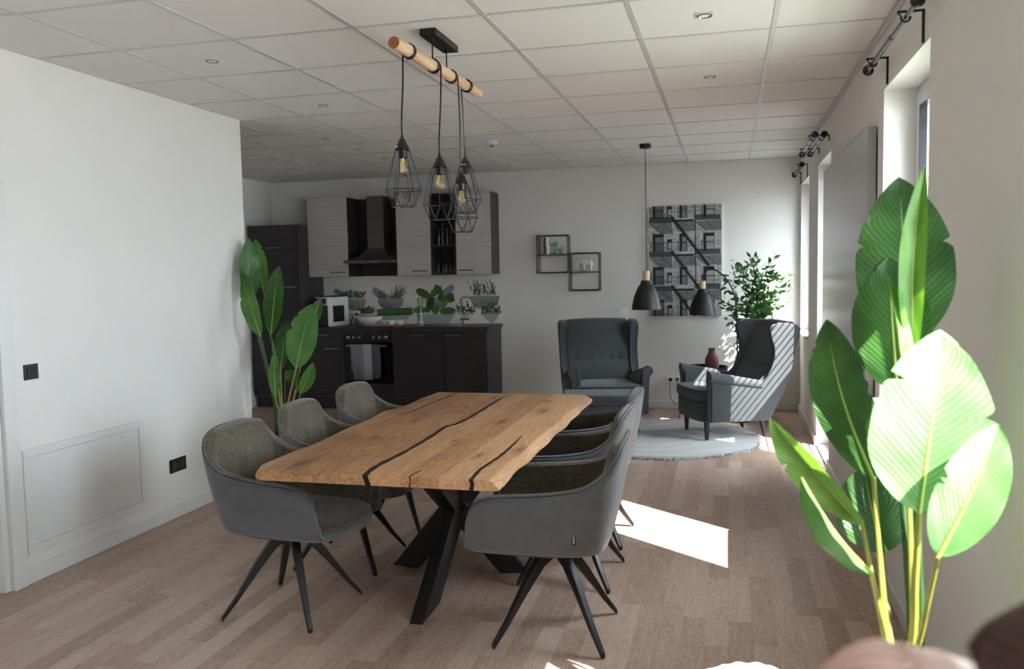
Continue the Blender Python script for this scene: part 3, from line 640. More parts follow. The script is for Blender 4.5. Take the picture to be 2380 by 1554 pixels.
# towels over the oven handle
def towel(x0, x1, z, sl, m, name, lab, dx=0, yb=.0, group=None):
    P = []; n = 26
    for i in range(n+1):
        u = i/n; row = []
        path = [(YF-.030, .43+yb), (YF-.034, .60), (YF-.040, .733), (YF-.047, .7475), (YF-.055, .7500), (YF-.064, .7475), (YF-.070, .733), (YF-.072, .60), (YF-.070, z)]
        for k, (y, zz) in enumerate(path):
            f = max(0, (k-5)/3) if k > 5 else 0
            wv = .0035*math.sin(u*17+k)*f
            row.append((x0+(x1-x0)*u+dx*f*(1 if k > 5 else 0)+sl*f*(u-.5), y-wv, zz+(.004*math.sin(u*9) if k == 8 else 0)))
        P.append(row)
    return tag(MB().grid(P).build(name, m, None, 60, 0, 2, 0, .0025), lab, 'towel', group)
def stripemat():
    m, nt, b = NT('striped_towel_cotton'); tc = N(nt, 'ShaderNodeTexCoord'); sp = N(nt, 'ShaderNodeSeparateXYZ'); nt.links.new(tc.outputs['Object'], sp.inputs[0])
    s = math_(nt, 'SINE', math_(nt, 'MULTIPLY', sp.outputs[0], 620)); f = math_(nt, 'GREATER_THAN', s, -.1)
    f = math_(nt, 'MAXIMUM', f, math_(nt, 'GREATER_THAN', sp.outputs[0], .032))
    nt.links.new(mixc(nt, f, col('4d4c55'), col('a9a8ac')), b.inputs['Base Color']); b.inputs['Roughness'].default_value = .9; return m
towel(-4.112, -3.85, .352, -.03, stripemat(), 'striped_towel', 'white tea towel with dark stripes on the oven handle', .03)
towel(-3.847, -3.752, .372, 0, fabric('grey_towel_cotton', '53595b', .95, .1, 300, .1), 'grey_towel', 'plain dark grey towel on the oven handle, right of the striped one', .01)
# ---------------- back wall ----------------
def basket(x0, x1, z0, z1, zb, lab):
    t = thing('wire_wall_shelf', lab, 'wall shelf', ((x0+x1)/2, 9.2, z0)); b = MB(); ya, yb = 9.125, 9.283; r = .035
    def rr(g, y):
        P = []
        for (cx, cz, a0) in ((x1-g-r, z1-g-r, 0), (x0+g+r, z1-g-r, 90), (x0+g+r, z0+g+r, 180), (x1-g-r, z0+g+r, 270)):
            for k in range(5): a = math.radians(a0+k*22.5); P.append((cx+r*math.cos(a), y, cz+r*math.sin(a)))
        return P
    sq = lambda y: [(x0, y, z0), (x1, y, z0), (x1, y, z1), (x0, y, z1)]
    b.tube(sq(ya), .0045, 6, loop=True); b.tube(rr(.006, yb), .0045, 6, loop=True); b.tube(rr(.004, ya+.006), .003, 6, loop=True)
    b.build('wire_frame', M_black, t); g = MB()
    for k in range(1, 7):
        y = ya+(yb-ya)*k/7
        for xx in (x0, x1): g.tube([(xx, y, z0), (xx, y, z1)], .0014, 4)
        for zz in (z0, z1): g.tube([(x0, y, zz), (x1, y, zz)], .0014, 4)
    for k in range(1, 6):
        zz = z0+(z1-z0)*k/6
        for xx in (x0, x1): g.tube([(xx, ya, zz), (xx, yb, zz)], .0018, 4)
    for k in range(1, 6):
        xx = x0+(x1-x0)*k/6
        for zz in (z0, z1): g.tube([(xx, ya, zz), (xx, yb, zz)], .0018, 4)
    for xx in (x0, x1):
        for zz in (z0+.012, z1-.012):
            for k in range(4): g.tube([(xx, ya, zz+(k-1.5)*.006), (xx, yb, zz+(k-1.5)*.006)], .0018, 4)
    g.build('wire_sides', M_black, t)
    MB().box(x0+.003, x1-.003, ya+.004, yb-.002, zb-.012, zb).build('wooden_board', M_brownshelf, t, 0, .001)
    return t
basket(-2.062, -1.708, 1.503, 1.918, 1.708, 'upper left black wire wall shelf with brown board'); basket(-1.703, -1.365, 1.303, 1.717, 1.513, 'lower right black wire wall shelf with brown board')
def wavy(x0, x1, z, h, amp, m, name, lab):
    P = [(x0, z), (x1, z)]+[(x1+amp*math.sin(k/8*6.0), z+h*k/8) for k in range(1, 9)]+[(x0+amp*math.sin(k/8*6.0)*.4, z+h*k/8) for k in range(8, 0, -1)]
    tag(MB().prism(P, 9.16, 9.24, 'y').build(name, m, None, 0, .002), lab, 'vase')
wavy(-1.987, -1.963, 1.7085, .185, .003, M_plast, 'flat_vase', 'narrow black upright vase on the upper left wire shelf')
wavy(-1.958, -1.938, 1.7085, .188, .006, M_cer, 'flat_vase', 'narrow white wavy vase on the upper left wire shelf')
# balloon animal
S = lambda px, py: Vector((-1.92+(px-440)/320*.163, 9.19, 1.7085+(580-py)/280*.139))
b = MB()
def sausage(a, c, r, y0=0, y1=0):
    a = S(*a)+Vector((0, y0, 0)); c = S(*c)+Vector((0, y1, 0)); n = 8
    b.tube([a+(c-a)*(i/n) for i in range(n+1)], [1.4*r*max(.25, math.sin(math.pi*(.08+.84*i/n))**.55) for i in range(n+1)], 14)
sausage((455, 365), (545, 385), .013); sausage((560, 385), (600, 310), .016, -.008, -.012); sausage((560, 385), (610, 320), .015, .010, .014); sausage((560, 385), (590, 475), .011)
sausage((585, 470), (700, 475), .012); sausage((595, 480), (565, 570), .014, -.012, -.02); sausage((585, 480), (525, 568), .013, .012, .02); sausage((690, 480), (745, 572), .015, -.012, -.02); sausage((680, 480), (700, 572), .014, .012, .02)
sausage((700, 475), (735, 405), .008); sausage((430, 360), (455, 365), .006)
tag(b.build('balloon_animal_figurine', M_green), 'mint green twisted balloon animal figurine on upper left wire shelf', 'figurine')
# elephant: one body grown by a skin modifier
def skin(name, V, E, R, m, parent=None, sub=2, root=0):
    me = bpy.data.meshes.new(name); off = org(parent) if parent is not None else Vector((0, 0, 0))
    me.from_pydata([tuple(Vector(v)-off) for v in V], E, []); me.materials.append(m)
    o = bpy.data.objects.new(name, me); C.objects.link(o)
    if parent is not None: o.parent = parent
    md = o.modifiers.new('skin', 'SKIN')
    for i, r in enumerate(R):
        r = r if isinstance(r, tuple) else (r, r); me.skin_vertices[0].data[i].radius = r; me.skin_vertices[0].data[i].use_root = (i == root)
    md.use_smooth_shade = True; s = o.modifiers.new('s', 'SUBSURF'); s.levels = s.render_levels = sub; return o
Q = lambda px, py, y=0: (-1.63+(px-1040)/380*.19, 9.20+y, 1.5155+(975-py)/290*.142)
V = [Q(1300, 770), Q(1370, 765), Q(1220, 760), Q(1150, 760), Q(1100, 745), Q(1065, 810), Q(1050, 880), Q(1075, 925), Q(1115, 905),
     Q(1215, 860, -.018), Q(1235, 960, -.02), Q(1190, 860, .018), Q(1165, 960, .02), Q(1375, 860, -.018), Q(1370, 960, -.02), Q(1340, 860, .018), Q(1330, 960, .02), Q(1412, 850)]
tag(skin('elephant_figurine', V, [(0, 1), (0, 2), (2, 3), (3, 4), (4, 5), (5, 6), (6, 7), (7, 8), (2, 9), (9, 10), (2, 11), (11, 12), (1, 13), (13, 14), (1, 15), (15, 16), (1, 17)],
    [(.036, .034), (.034, .032), (.034, .030), (.024, .022), (.019, .018), .011, .008, .006, .004, .014, .012, .013, .011, .014, .012, .013, .011, .003], M_cer), 'white elephant figurine on the lower right wire shelf', 'figurine')
el = [o for o in C.objects if o.name == 'elephant_figurine'][0]
for s in (-1, 1): MB().ell(Vector(Q(1165, 775, s*.024)), .017, .003, .024, 12, 8, M=Matrix.Rotation(.3*s, 4, 'Z')).build('ear', M_cer, el)
# picture of fire escapes, in a 925 x 1395 field
cv = Canvas(250, 372, 78, 78, 1003, 1473, L3('adadad')); rs = np.random.RandomState(8)
n = rs.rand(90, 34); big = np.kron(n, np.ones((5, 8)))[:372, :250]; cv.A *= (.72+.55*big[..., None])
for y in range(90, 1470, 34): cv.line(78, y, 1003, y+6, 2.5, L3('505050'), .35)
K, D, Lt, Md = L3('151517'), L3('2a2a2d'), L3('b9bbbc'), L3('77797b')
for k, oy in enumerate((-415, 0, 415, 830)):
    for x0, x1, tone in ((140, 280, Md*.8), (322, 385, Lt*.8), (478, 572, Md*1.1), (775, 912, Lt*.7)):
        y0 = 432+oy+(70 if x0 == 322 else 0); y1 = 655+oy-(10 if x0 == 322 else 0)
        cv.rect(x0, y0, x1, y1, K); cv.rect(x0+(34 if x1-x0 > 80 else 14), y0+38, x1-8, y0+112, tone); cv.rect(x0+(34 if x1-x0 > 80 else 14), y0+124, x1-8, y1-4, tone*(.7 if x0 == 140 else 1.05))
        cv.rect(x0-28, y0+90, x0-14, y1-10, D, .8)
        cv.line(x0-6, y1+6, x1+8, y1+6, 10, Lt, .7)
for k, oy in enumerate((0, 430, 865)):
    cv.rect(95, 222+oy, 400, 290+oy, K, .88); cv.rect(400, 258+oy, 660, 285+oy, K); cv.line(410, 246+oy, 665, 240+oy, 9, Lt, .8); cv.rect(665, 200+oy, 985, 268+oy, K, .85)
    for x in range(110, 1000, 13): cv.line(x, 95+oy, x+2, 225+oy, 2.2, D, .75)
    cv.line(90, 118+oy, 985, 98+oy, 4, K); cv.line(90, 165+oy, 985, 150+oy, 2.5, K, .7)
    for P in ([(110, 295), (380, 285), (395, 430), (250, 430)], [(680, 285), (1003, 270), (1003, 405), (810, 400)], [(400, 290), (680, 285), (690, 405), (470, 405)]):
        P = [(x, y+oy) for x, y in P]; cv.poly(P, D, .5)
        ys = [p[1] for p in P]
        for y in range(int(min(ys)), int(max(ys)), 14): cv.line(P[0][0]+(y-P[0][1])*.9 if P[0][0] < 300 or P[0][0] == 680 else 410, y, P[1][0], y-3, 3, K, .8)
        for x in range(int(P[0][0]), int(P[1][0]), 17): cv.line(x, P[0][1], x+50, P[2][1], 2.4, K, .7)
    cv.line(105, 300+oy, 245, 425+oy, 7, K); cv.line(255, 300+oy, 390, 415+oy, 7, K); cv.line(690, 300+oy, 815, 400+oy, 7, K); cv.line(820, 290+oy, 940, 400+oy, 6, K)
    cv.line(385, 225+oy, 385+330, 225+oy+455 if k else 225+455, 30, K); cv.line(420, 215+oy, 700, 610+oy, 3, K, .8)
    for j in range(14): x = 400+j*22; cv.line(x, 240+oy+j*30, x+22, 180+oy+j*30, 2, K, .7)
cv.line(385, 225, 835, 830, 34, K); cv.line(672, 80, 682, 1090, 13, K); cv.line(960, 90, 965, 1470, 4, K, .6)
ar = cv.mesh('canvas_print', -.851, -.072, 1.012, 2.200, 9.262, .0275, [printmat('printed_canvas', .75), M_cer])
tag(ar, 'black and white photo canvas of iron fire escapes on the back wall', 'picture')
def plate(name, lab, cat, x0, x1, z0, z1, y=YB, m=M_socketw, bv=.004, t0=.009):
    t = thing(name, lab, cat, ((x0+x1)/2, y, z0)); MB().box(x0, x1, y-t0, y-.0002, z0, z1).build('plate', m, t, 0, bv); return t
t = plate('light_switch', 'white light switch on the back wall, above the facing armchair', 'switch', -1.163, -1.076, 1.018, 1.102)
MB().box(-1.148, -1.091, YB-.014, YB-.008, 1.033, 1.087).build('rocker', M_socketw, t, 0, .002)
t = thing('socket_strip', 'white strip of four wall sockets low on the back wall', 'socket', (-.51, YB, .285))
MB().box(-.655, -.365, YB-.009, YB-.0002, .283, .358).build('plate', M_socketw, t, 0, .003)
for i in range(4):
    x = -.617+i*.0717; MB().box(x-.028, x+.028, YB-.0125, YB-.008, .292, .349).build('socket_insert', M_socketw, t, 0, .002)
    if i: MB().lathe([(.014, 0), (.0215, 0), (.0215, .003), (.014, .003)], (x, YB-.0125, .32), M=RX).build('socket_ring', M_steel, t)
t = thing('power_plug', 'black plug with cable hanging from the leftmost socket', 'plug', (-.617, YB-.02, .30))
MB().lathe([(0, 0), (.019, 0), (.019, .022), (.010, .028), (0, .028)], (-.617, YB-.0128, .32), M=RX).build('plug_body', M_plast, t)
MB().tube(spline([(-.617, YB-.035, .31), (-.622, YB-.03, .24), (-.618, YB-.03, .13), (-.58, YB-.03, .07), (-.50, YB-.04, .035), (-.38, YB-.07, .006), (-.15, YB-.12, .006), (.02, 8.95, .006)], 8), .0035, 6).build('cable', M_plast, t)
# partition switch, sockets, hatch
t = thing('light_switch', 'square black light switch high beside the door on the white partition', 'switch', (XP, 3.49, 1.03))
MB().box(XP, XP+.008, 3.447, 3.535, 1.028, 1.106).build('plate', M_plast, t, 0, .002); MB().box(XP+.007, XP+.012, 3.463, 3.520, 1.040, 1.094).build('rocker', M_black, t, 0, .002)
t = thing('double_socket', 'black double wall socket low on the white partition', 'socket', (XP, 4.61, .29))
MB().box(XP, XP+.008, 4.531, 4.692, .291, .378).build('plate', M_plast, t, 0, .002)
RYm = Matrix.Rotation(math.radians(90), 4, 'Y')
for y in (4.572, 4.651): MB().lathe([(.015, 0), (.026, 0), (.026, .004), (.015, .004)], (XP+.007, y, .3345), M=RYm).build('socket_ring', M_black, t)
t = thing('service_hatch', 'large white rectangular access hatch low on the white partition', 'hatch', (XP, 3.86, .145)); f = MB(); w_ = .042
for a in ((3.405, 4.30, .145, .145+w_), (3.405, 4.30, .68-w_, .68), (3.405, 3.405+w_, .145+w_, .68-w_), (4.30-w_, 4.30, .145+w_, .68-w_)): f.box(XP, XP+.010, *a)
f.build('frame', M_white, t, 0, .002); d = MB().box(XP, XP+.0065, 3.45, 4.255, .19, .635).build('door_panel', M_white, t, 0, .001)
MB().lathe([(0, 0), (.010, 0), (.010, .003), (0, .003)], (XP+.0065, 3.86, .605), M=RYm).build('lock', M_frame, d)
# ---------------- dining table ----------------
TX, TY = -1.335, 4.01
t = thing('dining_table', 'long oak slab dining table with black resin cracks and crossed black legs', 'table', (TX, TY, 0))
rt = random.Random(2)
def edge(pts, y):
    for i in range(len(pts)-1):
        if pts[i][0] <= y <= pts[i+1][0]:
            u = (y-pts[i][0])/(pts[i+1][0]-pts[i][0]); u = u*u*(3-2*u); return pts[i][1]+(pts[i+1][1]-pts[i][1])*u
    return pts[-1][1]
LE = [(2.90, -1.800), (3.05, -1.845), (3.24, -1.842), (3.45, -1.828), (3.85, -1.848), (4.07, -1.845), (4.34, -1.868), (4.47, -1.83), (4.66, -1.822), (4.83, -1.828), (5.12, -1.815)]
RE = [(2.90, -.857), (3.22, -.861), (3.43, -.849), (3.76, -.857), (4.09, -.844), (4.44, -.846), (4.79, -.845), (5.12, -.862)]
RL = [(2.90, -.820), (3.24, -.826), (3.42, -.818), (3.67, -.817), (3.97, -.822), (4.26, -.811), (4.60, -.814), (5.12, -.812)]
rings = []; n = 64
for i in range(n+1):
    y = 2.93+(5.10-2.93)*i/n; a = edge(LE, y); c = edge(RE, y); d = edge(RL, y); w1 = .003*math.sin(i*.55)+.0015*math.sin(i*.23+1)
    rings.append([(a+w1, y, .7598), (a-.008, y, .757), (a-.018+w1, y, .742), (a-.016, y, .728), (a-.006, y, .720), (d-.02, y, .720), (d+w1, y, .724), (d-.004, y, .734), (c+.014+w1, y, .752), (c+.003, y, .759), (c-.004, y, .76)])
tt = MB().loft(rings).build('tabletop', M_table, t, 45)
# shift so the material's own coordinates start at the table's centre
def crack(pts, w, z=.7603):
    P = spline([(x, y, z) for x, y in pts], 6); L, R = [], []
    for i, p in enumerate(P):
        d = (P[min(i+1, len(P)-1)]-P[max(i-1, 0)]).normalized(); s = Vector((d.y, -d.x, 0)); ww = w*(.75+.5*abs(math.sin(i*.9+1)))/2*(1 if i < len(P)*.75 else max(.12, (len(P)-i)/(len(P)*.25)))
        L.append(p-s*ww); R.append(p+s*ww)
    return L, R
b = MB()
for pts, ww in (([(-1.350, 2.932), (-1.366, 3.098), (-1.353, 3.346), (-1.357, 3.68), (-1.372, 3.943), (-1.341, 4.02), (-1.329, 4.279), (-1.337, 4.645), (-1.34, 4.895), (-1.31, 5.042), (-1.305, 5.095)], .022),
                ([(-.925, 2.932), (-.937, 3.083), (-.93, 3.211), (-.923, 3.374), (-.927, 3.551), (-.938, 3.797)], .015), ([(-1.168, 2.932), (-1.169, 2.972), (-1.160, 3.036)], .008),
                ([(-1.669, 5.095), (-1.697, 4.85), (-1.707, 4.645), (-1.708, 4.367), (-1.728, 4.195)], .011)):
    L, R = crack(pts, ww); b.grid([L, R])
for x, ww, x2 in ((-1.350, .024, -1.337), (-.925, .018, -.925), (-1.168, .006, -1.170)):
    b.grid([[(x-ww/2, 2.9294, .7603), (x+ww/2, 2.9294, .7603)], [(x-ww/2+.006, 2.9292, .742), (x+ww/2+.004, 2.9292, .742)], [(x2-ww/2, 2.9294, .7205), (x2+ww/2, 2.9294, .7205)]])
b.build('resin_crack', M_resin, t, 0)
def tleg(a, c, w, h, up): return MB().bar(a, c, w, h, up).build('leg', M_blackleg, t, 0, .003)
zc = .36
# four flat bars leaning out from a central joint: one towards each side of the table
P0 = Vector((TX, 3.98, zc))
def xleg(fx, fy, w, h, nm_='leg'):
    b = MB(); f = Vector((fx, fy, 0)); d = Vector((fx-TX, fy-3.98, 0)); sd = Vector((-d.y, d.x, 0)).normalized(); dn = d.normalized()
    V = []
    for z, k in ((0, 1), (.36, 0)):
        c = Vector((TX, 3.98, z))+d*k
        for i, j in ((-1, -1), (1, -1), (1, 1), (-1, 1)): V.append(c+sd*(i*w/2)+dn*(j*h/2))
    b.add(V, [(3, 2, 1, 0), (4, 5, 6, 7), (0, 1, 5, 4), (1, 2, 6, 5), (2, 3, 7, 6), (3, 0, 4, 7)])
    V = []
    for z, k in ((.36, 0), (.712, .92)):
        c = Vector((TX, 3.98, z))+d*k
        for i, j in ((-1, -1), (1, -1), (1, 1), (-1, 1)): V.append(c+sd*(i*w/2)+dn*(j*h/2))
    b.add(V, [(3, 2, 1, 0), (4, 5, 6, 7), (0, 1, 5, 4), (1, 2, 6, 5), (2, 3, 7, 6), (3, 0, 4, 7)])
    return b.build(nm_, M_blackleg, t, 0, .003)
xleg(TX+.01, 3.465, .062, .25); xleg(TX-.30, 4.04, .055, .145); xleg(TX+.275, 4.06, .055, .145); xleg(TX, 4.53, .062, .25)
b = MB(); b.box(TX-.32, TX+.32, 3.94, 4.02, .712, .7198); b.box(TX-.04, TX+.04, 3.44, 4.54, .712, .7198); b.build('mounting_plate', M_blackleg, t, 0)
for i in range(3): MB().lathe([(0, 0), (.008, 0), (.006, .005), (0, .005)], (TX+.055+.012*i, 3.945, .42-.05*i), M=RX, n=10).build('bolt', M_steel, t)

# ---------------- dining chairs ----------------
def make_chair():
    t = thing('dining_chair', '', 'chair', group='grey and olive armchairs around the dining table')
    HT = [(0, (-.300, 0, .848)), (.10, (-.298, .10, .845)), (.19, (-.288, .182, .828)), (.26, (-.270, .226, .785)), (.34, (-.238, .252, .735)), (.43, (-.165, .270, .685)), (.53, (-.07, .280, .664)), (.64, (.04, .286, .652)), (.75, (.15, .288, .645)), (.83, (.225, .288, .636)), (.885, (.270, .286, .615)), (.925, (.292, .283, .58)), (.96, (.302, .278, .53)), (1, (.306, .268, .44))]
    HB = [(0, (-.215, 0)), (.10, (-.214, .09)), (.19, (-.208, .155)), (.26, (-.195, .196)), (.34, (-.158, .222)), (.43, (-.10, .236)), (.53, (-.04, .240)), (.64, (.05, .244)), (.75, (.14, .246)), (.83, (.20, .246)), (.885, (.24, .244)), (.925, (.265, .242)), (.96, (.285, .240)), (1, (.302, .238))]
    tp = [p for _, p in HT]; bt = [p for _, p in HB]
    tp = [Vector((p[0], -p[1], p[2])) for p in tp[::-1]]+[Vector(p) for p in tp[1:]]; bt = [Vector((p[0], -p[1], .418)) for p in bt[::-1]]+[Vector((p[0], p[1], .418)) for p in bt[1:]]
    TPs = spline(tp, 3); BTs = spline(bt, 3); m = len(TPs); nrm = []
    for i in range(m):
        d = TPs[min(i+1, m-1)]-TPs[max(i-1, 0)]; d.z = 0; d = d.normalized() if d.length > 1e-6 else Vector((1, 0, 0)); nrm.append(Vector((d.y, -d.x, 0)))
    # outward normals point away from the seat centre
    for i in range(m):
        c = Vector((TPs[i].x-.03, TPs[i].y, 0))
        if nrm[i].dot(c) < 0: nrm[i] = -nrm[i]
    def lay(off, k0, k1, n, bulge, dz=0):
        R = []
        for k in range(n+1):
            v = k0+(k1-k0)*k/n; row = []
            for i in range(m):
                p = BTs[i].lerp(TPs[i], v); p.z = BTs[i].z+(TPs[i].z-BTs[i].z)*v+dz*(v)
                row.append(p+nrm[i]*(off+bulge*math.sin(math.pi*min(v, 1))))
            R.append(row)
        return R
    out = lay(.012, 0, 1, 8, .010); inn = lay(-.020, 1, 0, 8, -.006)
    bot = [[Vector((p.x*k+.01*(1-k), p.y*k, .418-dz)) for p in BTs] for k, dz in ((0.05, .030), (.55, .030), (.86, .022), (.97, .010))]
    b = MB(); b.grid(bot+out); sh = b.build('shell', M_leather, t, 60, 0, 2, 0, .007)
    rw = lambda i: .026+.016*max(0, 1-abs(i-(m-1)/2)/((m-1)/2)*2.0)
    b = MB(); pad = [[p+nrm[i]*.004+Vector((0, 0, .004)) for i, p in enumerate(TPs)], [p-nrm[i]*(.3*rw(i))+Vector((0, 0, .011)) for i, p in enumerate(TPs)], [p-nrm[i]*(.7*rw(i))+Vector((0, 0, .010)) for i, p in enumerate(TPs)], [p-nrm[i]*rw(i)+Vector((0, 0, .001)) for i, p in enumerate(TPs)]]
    def thick(v, i):     # the padding swells in the back, stays thin in the arms
        s = abs(i-(m-1)/2)/((m-1)/2); return max(rw(i)*1.05*(1-v*.5), (.024+.022*max(0, 1-s*2.4))*math.sin(math.pi*min(1, .18+v*.8))**.5)
    nk = 12; pr = []
    for k in range(nk+1):
        v = 1-k/nk*.97; row = []
        for i in range(m):
            p = BTs[i].lerp(TPs[i], v); row.append(p-nrm[i]*(thick(1-v, i)+.002))
        pr.append(row)
    b.grid(pad+pr); b.build('upholstery', M_olive, t, 60, 0, 2, 0, 0)
    b = MB(); b.tube([p+nrm[i]*.005+Vector((0, 0, .006)) for i, p in enumerate(TPs)], .0045, 6); b.build('piping', M_leather, t)
    # seat pad, rounded to the front
    R = []
    for z, g in ((.412, .012), (.425, 0), (.455, -.002), (.472, .010), (.480, .035), (.484, .09)):
        ring = []
        for k in range(40):
            a = 2*math.pi*k/40; cx, sx = math.cos(a), math.sin(a); ex = .55
            x = .085+(.27-g)*(abs(cx)**ex)*(1 if cx > 0 else -1); yv = (.232-g)*(abs(sx)**ex)*(1 if sx > 0 else -1)
            if cx > 0: x -= .055*abs(sx)**3
            ring.append((x, yv, z-(.010 if cx > .8 and z > .46 else 0)))
        R.append(ring)
    MB().loft(R).build('seat', M_olive, t, 70)
    R = [[(p[0]*1.0+.006, p[1]*1.02, z) for p in R[1]] for z in (.398, .424)]
    b = MB(); b.loft([[((x-.085)*.9+.085, y*.9, .392) for x, y, z in R[0]], R[0], R[1]]); b.build('seat_lip', M_leather, t, 40)
    MB().lathe([(0, .325), (.024, .325), (.026, .33), (.026, .392), (0, .392)], n=20).build('swivel_column', M_black, t)
    for a in (45, 135, 225, 315):
        c, s = math.cos(math.radians(a)), math.sin(math.radians(a)); V = []; side = Vector((-s, c, 0))
        for r, z0, z1, w in ((.018, .328, .388, .017), (.07, .300, .372, .018), (.16, .195, .252, .016), (.25, .078, .112, .013), (.318, .0, .022, .011)):
            for j, zz in ((-1, z0), (1, z0), (1, z1), (-1, z1)): V.append(Vector((c*r, s*r, zz))+side*(j*w))
        F = [(3, 2, 1, 0), (16, 17, 18, 19)]
        for k in range(4):
            o = k*4; F += [(o+i, o+(i+1) % 4, o+4+(i+1) % 4, o+4+i) for i in range(4)]
        MB().add(V, F).build('leg', M_black, t, 40, .004)
    gi = min(range(m), key=lambda i: abs(out[2][i].x+.125)+(9 if out[2][i].y < 0 else 0)); gp = out[2][gi]+nrm[gi]*.004; gn = nrm[gi]; gt = Vector((-gn.y, gn.x, 0))
    b = MB(); b.bar(gp+Vector((0, 0, -.018)), gp+Vector((0, 0, .016)), .014, .006, up=tuple(gn)); g = b.build('fabric_tag', M_plast, t, 0)
    w = MB()
    for i in range(5): w.bar(gp+gn*.0036+gt*(.002*(i % 2)-.001)+Vector((0, 0, -.012+i*.0055)), gp+gn*.0036+gt*(.002*(i % 2)-.001)+Vector((0, 0, -.0085+i*.0055)), .005, .0006, up=tuple(gn))
    w.build('woven_lettering', M_frame, g, 0)
    return t
c0 = make_chair()
CH = [(-1.94, 3.40, -4, 'nearest of three armchairs on the left side of the table, olive seat visible'),
      (-1.965, 4.065, 2, 'middle one of the three armchairs on the left side of the table'),
      (-1.975, 4.76, 0, 'farthest of the three armchairs on the left side of the table, before the oven'),
      (-.705, 3.405, 181, 'nearest armchair on the right side of the table, grey suede outer side with tag'),
      (-.765, 4.085, 178, 'middle one of the three armchairs on the right side of the table'),
      (-.785, 4.715, 178, 'farthest of the three armchairs on the right side of the table, before the footstool')]
for i, (x, y, a, l) in enumerate(CH):
    if i == 0: c0.location = (x, y, 0); c0.rotation_euler = (0, 0, math.radians(a)); c0['label'] = l
    else: dup(c0, (x, y, 0), math.radians(a), l)
# ---------------- hanging log lamp with four wire cages ----------------
LX = -1.35
t = thing('log_pendant_lamp', 'long peeled log hanging lamp with four black wire cages over the table', 'pendant lamp', (LX, 3.95, H))
MB().box(LX-.04, LX+.038, 3.77, 4.11, H-.032, H-.0005).build('ceiling_plate', M_black, t, 0, .002)
za, zb = 2.486, 2.520; ya, yb = 3.352, 4.58
lz = lambda y: za+(zb-za)*(y-ya)/(yb-ya)
P = [(LX+.002*math.sin(i), ya+(yb-ya)*i/14, lz(ya+(yb-ya)*i/14)) for i in range(15)]
bm_ = MB().tube(P, [.0255]+[.0275-.0012*(i/14)+.0006*math.sin(i*2.1) for i in range(13)]+[.0235], 20).build('log', M_log, t, 50)
MB().lathe([(0, 0), (.0255, 0), (.0235, .002), (0, .0022)], (LX, ya-.0003, lz(ya)), 20, M=Matrix.Rotation(math.radians(90), 4, 'X')).build('log_end', mat('log_end_grain', '8f5530', .6, var=.2, vs=60), bm_)
for y in (3.83, 4.035):
    MB().tube([(LX, y, H-.03), (LX, y, lz(y)+.02)], .0035, 6).build('suspension_cord', M_plast, t)
    MB().lathe([(0, 0), (.008, 0), (.008, -.016), (.0, -.016)], (LX, y, H-.031), 12).build('cord_grip', M_black, t)
